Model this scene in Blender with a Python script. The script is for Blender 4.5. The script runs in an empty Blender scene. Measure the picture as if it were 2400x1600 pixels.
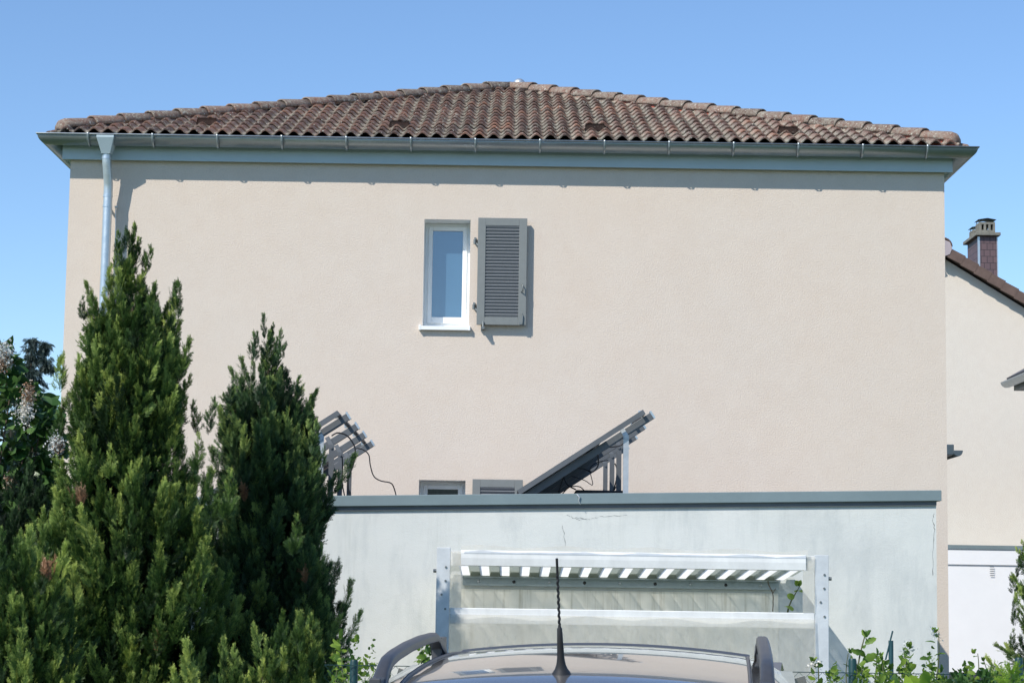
import bpy, math, random
import numpy as np
from mathutils import Matrix, Vector
random.seed(7); RNG = np.random.default_rng(7)
R = math.radians
S = bpy.context.scene
COL = S.collection

# ------------------------------------------------------------ camera, sky, sun
FPX = 4950.0                                   # focal length in pixels of the 2400 px photograph
CAM = Vector((0, 0, 1.7))
cam_d = bpy.data.cameras.new('camera'); cam = bpy.data.objects.new('camera', cam_d); COL.objects.link(cam)
cam_d.sensor_width = 36; cam_d.lens = 36 * FPX / 2400; cam_d.clip_end = 3000; cam_d.clip_start = 0.05
ROT = Matrix.Rotation(R(90 + 6.85), 3, 'X') @ Matrix.Rotation(0.0149, 3, 'Z')
cam.matrix_world = Matrix.Translation(CAM) @ ROT.to_4x4()
S.camera = cam
SUN = Vector((-0.92, -1.0, 1.29)).normalized()  # towards the sun
w = bpy.data.worlds.new('World'); S.world = w; w.use_nodes = True
wn = w.node_tree; bg = wn.nodes['Background']
sky = wn.nodes.new('ShaderNodeTexSky'); sky.sky_type = 'NISHITA'; sky.sun_disc = False
sky.sun_elevation = math.asin(SUN.z); sky.sun_rotation = math.atan2(SUN.x, SUN.y)
sky.air_density = 1.0; sky.dust_density = 0.0; sky.ozone_density = 6.2; sky.altitude = 100
wn.links.new(sky.outputs[0], bg.inputs[0]); bg.inputs[1].default_value = 0.126
sl = bpy.data.lights.new('sun', 'SUN'); sl.energy = 3.7; sl.angle = R(0.53); sl.color = (1.0, 0.945, 0.86)
so = bpy.data.objects.new('sun', sl); COL.objects.link(so); so.rotation_euler = SUN.to_track_quat('Z', 'Y').to_euler()
so.location = (-20, -20, 30)
S.view_settings.view_transform = 'Standard'; S.view_settings.look = 'None'
S.view_settings.exposure = 0.40; S.view_settings.gamma = 1

def P(px, py, Y):                               # the point at depth Y seen at a photograph pixel
    d = ROT @ Vector(((px - 1200) / FPX, -(py - 800) / FPX, -1))
    return CAM + d * (Y / d.y)

# ------------------------------------------------------------ helpers
def link(o, parent=None):
    COL.objects.link(o)
    if parent: o.parent = parent
    return o
def tag(o, label=None, cat=None, group=None, kind=None):
    if label: o['label'] = label
    if cat: o['category'] = cat
    if group: o['group'] = group
    if kind: o['kind'] = kind
    return o
def empty(name, loc, label, cat, group=None):
    o = bpy.data.objects.new(name, None); o.location = loc; link(o); o.empty_display_size = .2
    return tag(o, label, cat, group)

class MB:
    def __init__(s): s.v = []; s.f = []; s.sm = []
    def add(s, vs, fs, smooth=False):
        n = len(s.v); s.v += [tuple(v) for v in vs]; s.f += [tuple(i + n for i in f) for f in fs]; s.sm += [smooth] * len(fs)
        return s
    def box(s, a, b, M=None):
        x0, y0, z0 = [min(a[i], b[i]) for i in range(3)]; x1, y1, z1 = [max(a[i], b[i]) for i in range(3)]
        vs = [(x0,y0,z0),(x1,y0,z0),(x1,y1,z0),(x0,y1,z0),(x0,y0,z1),(x1,y0,z1),(x1,y1,z1),(x0,y1,z1)]
        if M is not None: vs = [M @ Vector(v) for v in vs]
        return s.add(vs, [(0,3,2,1),(4,5,6,7),(0,1,5,4),(1,2,6,5),(2,3,7,6),(3,0,4,7)])
    def bar(s, a, b, wid, hei, up=(0,0,1)):     # box from a to b
        a = Vector(a); b = Vector(b); t = (b - a).normalized(); up = Vector(up)
        x = t.cross(up).normalized(); z = x.cross(t).normalized()
        c = []
        for p in (a, b):
            for sx, sz in ((-1,-1),(1,-1),(1,1),(-1,1)): c.append(p + x*sx*wid/2 + z*sz*hei/2)
        return s.add(c, [(0,1,2,3),(7,6,5,4),(0,4,5,1),(1,5,6,2),(2,6,7,3),(3,7,4,0)])
    def tube(s, pts, rad, n=10, caps=True):
        pts = [Vector(p) for p in pts]; rs = rad if isinstance(rad, (list, tuple)) else [rad]*len(pts)
        vs = []; u = None
        for i, p in enumerate(pts):
            t = (pts[min(i+1, len(pts)-1)] - pts[max(i-1, 0)]).normalized()
            if u is None: u = t.orthogonal().normalized()
            else: u = (u - t * u.dot(t)).normalized()
            v = t.cross(u)
            for k in range(n):
                a = 2*math.pi*k/n; vs.append(p + (u*math.cos(a) + v*math.sin(a))*rs[i])
        fs = [(i*n+k, i*n+(k+1)%n, (i+1)*n+(k+1)%n, (i+1)*n+k) for i in range(len(pts)-1) for k in range(n)]
        s.add(vs, fs, True)
        if caps: s.add(vs[:n], [tuple(range(n-1,-1,-1))]); s.add(vs[-n:], [tuple(range(n))])
        return s
    def grid(s, rows, smooth=True, closed=False):  # rows of equal length lists of points
        n = len(rows[0]); vs = [p for r in rows for p in r]
        m = n if closed else n-1
        fs = [(i*n+k, i*n+(k+1)%n, (i+1)*n+(k+1)%n, (i+1)*n+k) for i in range(len(rows)-1) for k in range(m)]
        return s.add(vs, fs, smooth)
    def build(s, name, mat, parent=None, bevel=0, solid=0, sub=0, origin=None):
        me = bpy.data.meshes.new(name); 
        vs = s.v
        if origin is not None: vs = [tuple(Vector(v) - Vector(origin)) for v in vs]
        me.from_pydata(vs, [], s.f); me.polygons.foreach_set('use_smooth', s.sm); me.materials.append(mat)
        o = bpy.data.objects.new(name, me); link(o, parent)
        if parent: o.matrix_parent_inverse = Matrix.Translation(parent_loc(parent)).inverted()
        if origin is not None: o.location = origin
        if solid: m = o.modifiers.new('s', 'SOLIDIFY'); m.thickness = solid; m.offset = 0
        if sub: m = o.modifiers.new('u', 'SUBSURF'); m.levels = sub; m.render_levels = sub
        if bevel: m = o.modifiers.new('b', 'BEVEL'); m.width = bevel; m.segments = 2; m.limit_method = 'ANGLE'
        return o
def parent_loc(p):
    v = Vector(p.location)
    return v
def np_mesh(name, V, F, mat, parent=None, tip=None, smooth=False):
    """V (n,3) float, F (m,4) int"""
    me = bpy.data.meshes.new(name); n = len(V); m = len(F)
    me.vertices.add(n); me.vertices.foreach_set('co', np.ascontiguousarray(V, dtype=np.float32).ravel())
    me.loops.add(m*4); me.loops.foreach_set('vertex_index', np.ascontiguousarray(F, dtype=np.int32).ravel())
    me.polygons.add(m); me.polygons.foreach_set('loop_start', np.arange(m, dtype=np.int32)*4)
    try: me.polygons.foreach_set('loop_total', np.full(m, 4, dtype=np.int32))
    except Exception: pass
    if tip is not None:
        a = me.attributes.new('tip', 'FLOAT', 'POINT'); a.data.foreach_set('value', np.ascontiguousarray(tip, dtype=np.float32))
    me.update(calc_edges=True); me.validate()
    if smooth: me.polygons.foreach_set('use_smooth', [True]*m)
    me.materials.append(mat)
    o = bpy.data.objects.new(name, me); link(o, parent)
    if parent: o.matrix_parent_inverse = Matrix.Translation(parent_loc(parent)).inverted()
    return o

# ------------------------------------------------------------ materials
class Mat:
    def __init__(s, name, base=(.5,.5,.5), rough=.6, metal=0, spec=.5):
        s.m = bpy.data.materials.new(name); s.m.use_nodes = True; s.t = s.m.node_tree
        s.b = s.t.nodes['Principled BSDF']
        s.b.inputs['Base Color'].default_value = (*base, 1); s.b.inputs['Roughness'].default_value = rough
        s.b.inputs['Metallic'].default_value = metal; s.b.inputs['Specular IOR Level'].default_value = spec
        s.co = s.t.nodes.new('ShaderNodeTexCoord'); s.base = base; s.bumpn = None
    def n(s, typ, **kw):
        nd = s.t.nodes.new(typ)
        for k, v in kw.items(): setattr(nd, k, v)
        return nd
    def l(s, a, b): s.t.links.new(a, b)
    def mapv(s, scale=(1,1,1)):
        mp = s.n('ShaderNodeMapping'); mp.inputs['Scale'].default_value = scale; s.l(s.co.outputs['Object'], mp.inputs[0]); return mp.outputs[0]
    def noise(s, scale, detail=4, rough=.6, stretch=(1,1,1)):
        nz = s.n('ShaderNodeTexNoise'); nz.inputs['Scale'].default_value = scale; nz.inputs['Detail'].default_value = detail
        nz.inputs['Roughness'].default_value = rough; s.l(s.mapv(stretch), nz.inputs['Vector']); return nz.outputs['Fac']
    def ramp(s, fac, stops):
        r = s.n('ShaderNodeValToRGB'); s.l(fac, r.inputs[0]); e = r.color_ramp.elements
        while len(e) < len(stops): e.new(.5)
        for el, (p, c) in zip(e, stops): el.position = p; el.color = (*c, 1) if len(c) == 3 else c
        return r.outputs[0]
    def mix(s, fac, a, b, typ='MIX'):
        m = s.n('ShaderNodeMix', data_type='RGBA', blend_type=typ)
        if isinstance(fac, (int, float)): m.inputs[0].default_value = fac
        else: s.l(fac, m.inputs[0])
        for i, c in ((6, a), (7, b)):
            if isinstance(c, tuple): m.inputs[i].default_value = (*c, 1)
            else: s.l(c, m.inputs[i])
        return m.outputs[2]
    def color(s, out): s.l(out, s.b.inputs['Base Color']); return s
    def bump(s, fac, dist, strength=1.0):
        b = s.n('ShaderNodeBump'); b.inputs['Distance'].default_value = dist; b.inputs['Strength'].default_value = strength
        s.l(fac, b.inputs['Height'])
        if s.bumpn: s.l(s.bumpn, b.inputs['Normal'])
        s.bumpn = b.outputs[0]; s.l(s.bumpn, s.b.inputs['Normal']); return s
    def vary(s, amt=.15, scale=3, stretch=(1,1,1)):
        f = s.noise(scale, 5, .65, stretch); d = tuple(c*(1-amt) for c in s.base); h = tuple(min(1, c*(1+amt)) for c in s.base)
        s.color(s.ramp(f, [(.3, d), (.7, h)])); return s
def simple(name, base, rough=.6, metal=0, amt=.12, scale=4, bump=0, bscale=60, stretch=(1,1,1), spec=.5):
    m = Mat(name, base, rough, metal, spec).vary(amt, scale, stretch)
    if bump: m.bump(m.noise(bscale, 4), bump)
    return m.m

def plaster(name, base, base2, grain=70, dist=.006):
    m = Mat(name, base, .9, spec=.2)
    big = m.noise(.55, 5, .6); mid = m.noise(5, 6, .7); fine = m.noise(grain, 3, .6)
    c = m.ramp(big, [(.32, base), (.68, base2)])
    c = m.mix(.35, c, m.ramp(mid, [(.35, tuple(x*.94 for x in base)), (.65, tuple(min(1,x*1.05) for x in base2))]))
    c = m.mix(.5, c, m.mix(.5, c, m.ramp(fine, [(.3, (.62,.62,.62)), (.7, (1,1,1))]), 'MULTIPLY'))
    m.color(c); m.bump(fine, dist, .8); m.bump(m.noise(2.0, 3), .008, .35)
    return m
m_wall = plaster('house_plaster', (.705,.60,.505), (.69,.61,.53), 70, .0052).m
m_cream = plaster('cream_plaster', (.77,.69,.595), (.76,.70,.61), 50, .01).m
m_white = simple('white_paint', (.87,.88,.87), .45, amt=.03)
m_reveal = simple('reveal_paint', (.86,.87,.86), .7, amt=.04, bump=.002)
m_garwhite = simple('white_garage', (.86,.87,.88), .6, amt=.03, scale=1)
def garage_wall():
    m = Mat('garage_plaster', (.65,.665,.64), .9, spec=.2)
    big = m.noise(.9, 6, .65); streak = m.noise(3.0, 6, .7, (1,1,.25)); fine = m.noise(90, 4, .7); speck = m.noise(38, 6, .8)
    c = m.ramp(big, [(.3, (.565,.585,.57)), (.48, (.645,.665,.64)), (.72, (.69,.70,.675))])
    c = m.mix(m.ramp(streak, [(.5, (0,0,0)), (.72, (.65,.65,.65))]), c, (.44,.475,.475))
    drip = m.noise(7, 6, .8, (1,1,.05)); c = m.mix(m.ramp(drip, [(.54, (0,0,0)), (.7, (.4,.4,.4))]), c, (.47,.49,.46))
    c = m.mix(m.ramp(speck, [(.62, (0,0,0)), (.72, (.45,.45,.45))]), c, (.38,.41,.40))
    m.color(c); m.bump(fine, .003, .7); m.bump(m.noise(3, 4), .012, .5)
    return m.m
m_gar = garage_wall()
def zinc(name, base, rough=.38, metal=.75):
    m = Mat(name, base, rough, metal)
    f = m.noise(7, 6, .75, (.4,1,1)); f2 = m.noise(60, 4, .7)
    m.color(m.mix(.5, m.ramp(f, [(.3, tuple(x*.78 for x in base)), (.7, tuple(min(1,x*1.15) for x in base))]),
                  m.ramp(f2, [(.3, tuple(x*.85 for x in base)), (.7, tuple(min(1,x*1.12) for x in base))])))
    m.l(m.ramp(f, [(.3, (rough*.8,)*3), (.7, (min(1,rough*1.4),)*3)]), m.b.inputs['Roughness'])
    return m.m
m_zinc = zinc('zinc_sheet', (.40,.45,.48))
m_zinc2 = zinc('bright_zinc', (.60,.66,.69), .35)
m_coping = simple('coping_metal', (.20,.26,.275), .5, .15, amt=.08, scale=2)
m_fascia = simple('fascia_paint', (.46,.56,.60), .55, 0, amt=.05, scale=2)
m_soffit = simple('soffit_wood', (.5,.48,.43), .7)
m_shutter = simple('shutter_paint', (.20,.215,.21), .5, amt=.05, scale=20)
m_slat = simple('slat_paint', (.22,.23,.24), .5, amt=.05, scale=20)
m_hinge = simple('hinge_metal', (.2,.22,.22), .5, .5)
m_dark = simple('dark_void', (.03,.03,.035), .9)
mpn = Mat('window_glass', (.05,.115,.185), .06, spec=.5).vary(.06, 2); mpn.b.inputs['IOR'].default_value = 2.6; m_pane = mpn.m
m_pane2 = Mat('dark_window_glass', (.012,.018,.022), .05, spec=.25).vary(.5, 30).m
m_alu = zinc('aluminium', (.52,.55,.57), .45, .6)
m_alud = simple('aluminium_matt', (.125,.135,.145), .5, .2)
m_galv = zinc('galvanised_steel', (.33,.39,.41), .5, .5)
m_frame = simple('shelter_frame', (.66,.69,.71), .5, .25, amt=.10, scale=9)
m_whitebar = Mat('weathered_white_bar', (.76,.775,.77), .5).vary(.09, 7, (1,1,.5)).m
m_black = simple('black_rubber', (.018,.018,.02), .55)
m_cable = simple('cable_sheath', (.012,.012,.014), .5)
m_cell = simple('solar_back_sheet', (.17,.18,.185), .5)
m_cellf = Mat('solar_cell_glass', (.012,.018,.04), .08, spec=.7).vary(.2, 8).m
m_bark = simple('bark', (.10,.072,.052), .9, amt=.35, scale=14, bump=.01, bscale=30)
m_asph = simple('asphalt', (.055,.055,.057), .9, amt=.25, scale=4, bump=.005, bscale=120)
m_grass = simple('lawn', (.06,.10,.025), .95, amt=.4, scale=3, bump=.03, bscale=30)
m_brick = None

def tile_mat(name, hip=False):
    m = Mat(name, (.2,.11,.08), .88, spec=.25)
    # one colour per tile: white noise on snapped tile coordinates stored as attributes
    at = m.n('ShaderNodeAttribute', attribute_name='tid')
    wn_ = m.n('ShaderNodeTexWhiteNoise', noise_dimensions='1D'); m.l(at.outputs['Fac'], wn_.inputs['W'])
    base = m.ramp(wn_.outputs['Value'], [(0, (.08,.046,.037)), (.4, (.155,.082,.062)), (.75, (.23,.115,.083)), (.93, (.28,.15,.105)), (1, (.40,.18,.11))])
    nz = m.noise(6, 6, .75); dirt = m.noise(22, 6, .8); spots = m.noise(45, 3, .6)
    c = m.mix(m.ramp(nz, [(.38, (0,0,0)), (.66, (.7,.7,.7))]), base, (.15,.118,.105))
    hv = m.n('ShaderNodeAttribute', attribute_name='valley')
    mul = m.n('ShaderNodeMath', operation='MULTIPLY'); m.l(hv.outputs['Fac'], mul.inputs[0]); m.l(m.ramp(dirt, [(.40, (0,0,0)), (.56, (1,1,1))]), mul.inputs[1])
    c = m.mix(mul.outputs[0], c, (.36,.345,.28))
    c = m.mix(m.ramp(m.noise(11, 5, .8), [(.57, (0,0,0)), (.64, (.8,.8,.8))]), c, (.36,.345,.28))
    c = m.mix(m.ramp(spots, [(.63, (0,0,0)), (.68, (1,1,1))]), c, (.62,.61,.54))
    m.color(c); m.bump(dirt, .012, .7); m.bump(spots, .004, .5)
    return m.m
m_tile = tile_mat('roof_clay_tile')
m_vent = simple('vent_grille', (.045,.028,.026), .8)
m_mortar = simple('red_mortar', (.42,.12,.08), .9, amt=.3, scale=18)

def foliage(name, dark, mid, tip, trans=.35, rough=.55):
    m = Mat(name, mid, rough, spec=.35)
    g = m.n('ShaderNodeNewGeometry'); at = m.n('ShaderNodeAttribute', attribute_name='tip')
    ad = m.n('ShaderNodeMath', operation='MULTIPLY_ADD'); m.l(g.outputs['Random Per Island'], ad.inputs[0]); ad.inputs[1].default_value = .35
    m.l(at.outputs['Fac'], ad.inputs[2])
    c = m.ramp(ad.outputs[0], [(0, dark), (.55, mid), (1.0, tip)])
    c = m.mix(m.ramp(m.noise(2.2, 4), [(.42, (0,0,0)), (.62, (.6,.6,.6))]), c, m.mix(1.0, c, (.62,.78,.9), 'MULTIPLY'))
    m.color(c)
    tr = m.n('ShaderNodeBsdfTranslucent'); m.l(c, tr.inputs[0]); mx = m.n('ShaderNodeMixShader'); mx.inputs[0].default_value = trans
    out = m.t.nodes['Material Output']; m.l(m.b.outputs[0], mx.inputs[1]); m.l(tr.outputs[0], mx.inputs[2]); m.l(mx.outputs[0], out.inputs[0])
    return m.m
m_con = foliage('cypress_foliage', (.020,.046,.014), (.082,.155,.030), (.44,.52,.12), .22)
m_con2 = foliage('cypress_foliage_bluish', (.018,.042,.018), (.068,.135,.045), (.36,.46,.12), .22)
m_cond = foliage('dark_conifer_foliage', (.008,.02,.010), (.022,.05,.018), (.05,.10,.03), .15)
m_spruce = foliage('spruce_needles', (.02,.035,.03), (.045,.07,.062), (.075,.105,.09), .15)
m_leaf = foliage('lilac_leaf', (.02,.055,.014), (.05,.12,.025), (.11,.20,.06), .3, .35)
m_gleaf = foliage('garden_leaf', (.05,.11,.025), (.12,.22,.04), (.30,.42,.06), .45, .45)
m_vine = foliage('vine_leaf', (.12,.24,.03), (.25,.42,.04), (.42,.55,.07), .5, .45)
m_wflow = foliage('withered_white_blossom', (.55,.5,.42), (.72,.69,.62), (.8,.79,.75), .3)
m_bflow = foliage('withered_brown_blossom', (.18,.08,.04), (.34,.18,.10), (.6,.52,.42), .2)
m_brownf = foliage('dead_brown_foliage', (.10,.05,.02), (.25,.12,.06), (.38,.22,.12), .2)

def translucent_sheet(name, col, opacity, trans=.5, rough=.3, streak=0):
    m = Mat(name, col, rough)
    tp = m.n('ShaderNodeBsdfTransparent'); tp.inputs[0].default_value = (.95,.96,.96,1)
    tr = m.n('ShaderNodeBsdfTranslucent'); tr.inputs[0].default_value = (*col, 1)
    m1 = m.n('ShaderNodeMixShader'); m1.inputs[0].default_value = trans; m.l(m.b.outputs[0], m1.inputs[1]); m.l(tr.outputs[0], m1.inputs[2])
    m2 = m.n('ShaderNodeMixShader'); m.l(tp.outputs[0], m2.inputs[1]); m.l(m1.outputs[0], m2.inputs[2])
    f = m.noise(5, 5, .7, (1,1,.3) if streak else (1,1,1))
    m.l(m.ramp(f, [(.3, (opacity*.75,)*3), (.7, (min(1,opacity*1.2),)*3)]), m2.inputs[0])
    m.l(m2.outputs[0], m.t.nodes['Material Output'].inputs[0]); m.bump(m.noise(4, 3), .02, .6)
    return m.m
m_film = translucent_sheet('plastic_film', (.80,.77,.69), .5, .4, .35, 1)
m_sidef = translucent_sheet('diffusing_film', (.85,.85,.80), .9, .7, .35, 1)
m_sheet = translucent_sheet('corrugated_plastic', (.36,.40,.34), 1.0, .5, .4)
m_clear = translucent_sheet('clear_corrugated_plastic', (1,1,.97), .85, .9, .4)

# ------------------------------------------------------------ setting
g = MB(); g.add([(-900,-900,0),(900,-900,0),(900,1200,0),(-900,1200,0)], [(0,1,2,3)])
tag(g.build('ground', m_grass), kind='structure')
d = MB(); d.add([(-1.2,-8,.004),(2.3,-8,.004),(2.3,13,.004),(-1.2,13,.004)], [(0,1,2,3)])
tag(d.build('driveway', m_asph), kind='structure')
d = MB(); d.add([(4.2,33,.004),(40,33,.004),(40,44.9,.004),(4.2,44.9,.004)], [(0,1,2,3)])
tag(d.build('forecourt', m_asph), kind='structure')

# ------------------------------------------------------------ main house
YW = 22.3
pl = P(165.7, 375.5, YW); pr = P(2213, 408, YW)
XL, XR = pl.x, pr.x; ZF = (pl.z + pr.z)/2          # fascia bottom
ZRIM = P(1200, 328, YW-.30).z                       # gutter rim
HW = (XR-XL)/2; XC = (XL+XR)/2; DEP = 2*HW          # square plan
YB = YW + DEP
house = empty('house', (XC, YW, 0), 'beige rendered two storey house with a brown tiled hip roof, filling the middle', 'house')
def opening(a, b):                                  # window opening as (x0,x1,z0,z1) from photo pixels
    p = P(*a, YW); q = P(*b, YW); return (p.x, q.x, q.z, p.z)
UP = opening((995, 513.6), (1098.5, 766)); 
LO = opening((982, 1124), (1086.7, 1376))
ZT = ZF + .28
def wall_front():
    m = MB(); xs = sorted({XL, XR, UP[0], UP[1], LO[0], LO[1]}); zs = sorted({0, ZT, UP[2], UP[3], LO[2], LO[3]})
    ops = [UP, LO]
    for i in range(len(xs)-1):
        for k in range(len(zs)-1):
            cx = (xs[i]+xs[i+1])/2; cz = (zs[k]+zs[k+1])/2
            if any(o[0] < cx < o[1] and o[2] < cz < o[3] for o in ops): continue
            m.add([(xs[i],YW,zs[k]),(xs[i+1],YW,zs[k]),(xs[i+1],YW,zs[k+1]),(xs[i],YW,zs[k+1])], [(0,1,2,3)])
    m.add([(XL,YW,0),(XL,YB,0),(XL,YB,ZT),(XL,YW,ZT)], [(3,2,1,0)])
    m.add([(XR,YW,0),(XR,YB,0),(XR,YB,ZT),(XR,YW,ZT)], [(0,1,2,3)])
    m.add([(XL,YB,0),(XR,YB,0),(XR,YB,ZT),(XL,YB,ZT)], [(3,2,1,0)])
    m.add([(XL,YW,ZT),(XR,YW,ZT),(XR,YB,ZT),(XL,YB,ZT)], [(0,1,2,3)])
    return m.build('wall', m_wall, house)
wall_front()

def window(op, pane_mat, full=True):
    x0, x1, z0, z1 = op; rd = .25                    # reveal depth
    rv = MB()
    for a, b, c, dd in (((x0,z0),(x0,z1),0,0),((x0,z1),(x1,z1),0,0),((x1,z1),(x1,z0),0,0),((x1,z0),(x0,z0),0,0)):
        rv.add([(a[0],YW+.0005,a[1]),(b[0],YW+.0005,b[1]),(b[0],YW+rd+.05,b[1]),(a[0],YW+rd+.05,a[1])], [(0,1,2,3)])
    # slightly ragged painted edge round the opening, proud of the wall
    fr = MB(); fw = .045
    yf = YW+rd
    def ring(m, X0, X1, Z0, Z1, t, ya, yb):
        m.box((X0,ya,Z0),(X0+t,yb,Z1)); m.box((X1-t,ya,Z0),(X1,yb,Z1)); m.box((X0+t,ya,Z1-t),(X1-t,yb,Z1)); m.box((X0+t,ya,Z0),(X1-t,yb,Z0+t*1.5))
    ring(fr, x0+.001, x1-.001, z0+.001, z1-.001, fw, yf, yf+.06)
    win = rv.build('window', m_reveal, house)
    fr.build('frame', m_white, win, bevel=.004)
    sa = MB(); t = .045; X0, X1, Z0, Z1 = x0+fw-.006, x1-fw+.006, z0+fw*1.5-.004, z1-fw+.006
    ring(sa, X0, X1, Z0, Z1, t, yf-.018, yf-.0005)
    sa.build('sash', m_white, win, bevel=.004)
    pn = MB(); pn.box((X0+t-.002, yf+.004, Z0+t*1.5-.004), (X1-t+.002, yf+.012, Z1-t+.002)); pn.build('pane', pane_mat, win)
    si = MB(); si.box((x0-.035, YW-.052, z0-.042), (x1+.015, YW-.002, z0-.002)); si.box((x0+.001, YW-.002, z0-.012),(x1-.001, YW+rd+.02, z0+.004))
    si.box((x0-.037, YW-.054, z0-.045), (x0-.012, YW-.003, z0+.012)); si.box((x1-.004, YW-.054, z0-.045), (x1+.018, YW-.003, z0+.004))
    si.build('sill', m_white, win, bevel=.003)
    return win
window(UP, m_pane); window(LO, m_pane2)

def shutter(a, b, label):
    p = P(*a, YW-.085); q = P(*b, YW-.085); x0, x1, z0, z1 = p.x, q.x, q.z, p.z
    ya, yb = YW-.085, YW-.048; st = .083; rl = .083
    f = MB(); f.box((x0,ya,z0),(x0+st,yb,z1)); f.box((x1-st,ya,z0),(x1,yb,z1))
    f.box((x0+st,ya+.0005,z1-rl),(x1-st,yb,z1)); f.box((x0+st,ya+.0005,z0),(x1-st,yb,z0+rl))
    sh = f.build('shutter', m_shutter, house, bevel=.003); sh['label'] = label
    s = MB(); n = 28; H = z1-z0-2*rl; pit = H/n
    for i in range(n):
        zc = z0+rl+pit*(i+.5)
        # slat leans: lower edge forward, top edge back
        s.add([(x0+st,yb-.004,zc-pit*.95),(x1-st,yb-.004,zc-pit*.95),(x1-st,ya+.005,zc+pit*.30),(x0+st,ya+.005,zc+pit*.30),
               (x0+st,yb-.004,zc-pit*.6),(x1-st,yb-.004,zc-pit*.6),(x1-st,ya+.007,zc+pit*.48),(x0+st,ya+.007,zc+pit*.48)],
              [(0,1,2,3),(3,2,6,7),(7,6,5,4),(0,4,5,1)])
    s.build('louvre', m_slat, sh)
    for fz in (.78, .17):
        h = MB(); zc = z0+(z1-z0)*fz
        h.box((x0-.04, YW-.05, zc-.012),(x0-.018, YW-.002, zc+.045)); h.tube([(x0-.034, YW-.06, zc-.03),(x0-.034, YW-.06, zc+.02)], .014, 8)
        h.bar((x0-.03, YW-.055, zc-.01), (x0+.012, YW-.07, zc-.05), .008, .014)
        h.build('hinge', m_hinge, sh)
    c = MB(); c.tube([(x0+.07, YW-.095, z0+.03),(x0+.07,YW-.11,z0-.03)], .011, 8); c.box((x0+.055,YW-.12,z0-.05),(x0+.085,YW-.002,z0-.025))
    c.build('holdback', m_hinge, sh)
    l_ = MB(); xh = x1-.05; zh = z0+(z1-z0)*.34
    l_.tube([(xh,YW-.088,zh+.05),(xh+.012,YW-.12,zh+.03),(xh+.012,YW-.12,zh-.03),(xh-.005,YW-.088,zh-.035)], .0065, 8)
    l_.build('handle', m_hinge, sh)
    l_ = MB(); l_.tube([(xh,YW-.092,z0+.13),(xh+.014,YW-.10,z0+.10),(xh+.01,YW-.10,z0+.01)], .0065, 8); l_.box((xh-.02,YW-.098,z0+.005),(xh+.005,YW-.086,z0+.03))
    l_.build('bolt', m_hinge, sh)
    return sh
shutter((1121, 510), (1232.5, 762), 'grey louvred shutter folded open beside the upper window')
shutter((1107.5, 1122), (1222, 1374), 'grey louvred shutter beside the lower window, mostly hidden by the garage')

# fascia box and soffit
def rect_sweep(profile, m, closed=True, smooth=False):
    """profile of (offset outwards, z) swept round the house plan with mitred corners"""
    rows = []
    for (x, y, sx, sy) in ((XL,YW,-1,-1),(XR,YW,1,-1),(XR,YB,1,1),(XL,YB,-1,1)):
        rows.append([(x+sx*o, y+sy*o, z) for o, z in profile])
    rows.append(rows[0]); m.grid(rows, smooth); return m
ZTOPF = ZF + .20
fa = rect_sweep([(.002, ZF+.012), (.055, ZF+.012), (.055, ZF), (.075, ZF), (.075, ZTOPF+.06), (.002, ZTOPF+.06)], MB())
fa.build('fascia', m_fascia, house)
# gutter
GR = .098; GO = .30-GR; GZ = ZRIM-.006
prof = []
for k in range(15):
    a = math.pi + math.pi*k/14
    prof.append((GO - GR*math.cos(a-math.pi)*1.0, GZ + GR*math.sin(a)))
prof = [(GO-GR, GZ+.03)] + prof
gut = rect_sweep(prof, MB(), smooth=True).build('gutter', m_zinc, house, solid=.003)
bead = []
for k in range(9):
    a = 2*math.pi*k/8; bead.append((GO+GR+.007+.009*math.cos(a), GZ+.002+.009*math.sin(a)))
rect_sweep(bead, MB(), smooth=True).build('rim', m_zinc, gut)
bx = [P(x, 340, YW-.25).x for x in (207.5,)]
x = P(207.5, 340, YW-.25).x; step = (P(2172, 340, YW-.25).x - x)/13
for i in range(14):
    b = MB(); xx = x + i*step; rows = []
    for k in range(13):
        a = math.pi + math.pi*k/12; rr = GR+.013
        rows.append([(xx-.011, YW-(GO-rr*math.cos(a-math.pi)), GZ+rr*math.sin(a)), (xx+.011, YW-(GO-rr*math.cos(a-math.pi)), GZ+rr*math.sin(a))])
    rows.append([(xx-.011, YW-GO-GR-.02, GZ+.014), (xx+.011, YW-GO-GR-.02, GZ+.014)]); rows.append([(xx-.011, YW-GO-GR+.03, GZ+.016), (xx+.011, YW-GO-GR+.03, GZ+.016)])
    b.grid(rows, True); b.box((xx-.012, YW-GO-.012, GZ-GR-.022), (xx+.012, YW-GO+.012, GZ-GR-.008)) if False else None
    b.build('gutter_bracket', m_zinc, gut, solid=.004)

# downpipe with funnel
px_ = P(251, 345, YW-.2).x
fn = MB(); zt = GZ+.004 - .0; zb = GZ-.185
def sq(x, y, hx, hy, z): return [(x-hx,y-hy,z),(x+hx,y-hy,z),(x+hx,y+hy,z),(x-hx,y+hy,z)]
yc = YW-GO
fn.grid([sq(px_, yc-.012, .092, .115, GZ-.012), sq(px_, yc-.012, .092, .115, GZ-.035), sq(px_, yc-.005, .05, .055, zb), sq(px_, yc-.005, .048, .05, zb-.012)], False, True)
fun = fn.build('funnel', m_fascia, house, bevel=.004)
dp = MB(); yp = YW-.145; pts = [(px_, yc, zb+.02), (px_, yc, zb-.06), (px_+.003, yc+.008, zb-.11), (px_+.012, (yc+yp)/2, zb-.22), (px_+.018, yp-.01, zb-.31), (px_+.018, yp, zb-.37), (px_+.018, yp, zb-.45), (px_+.012, yp, .1)]
dp.tube(pts, .048, 20)
dpo = dp.build('downpipe', m_zinc2, house)
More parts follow.
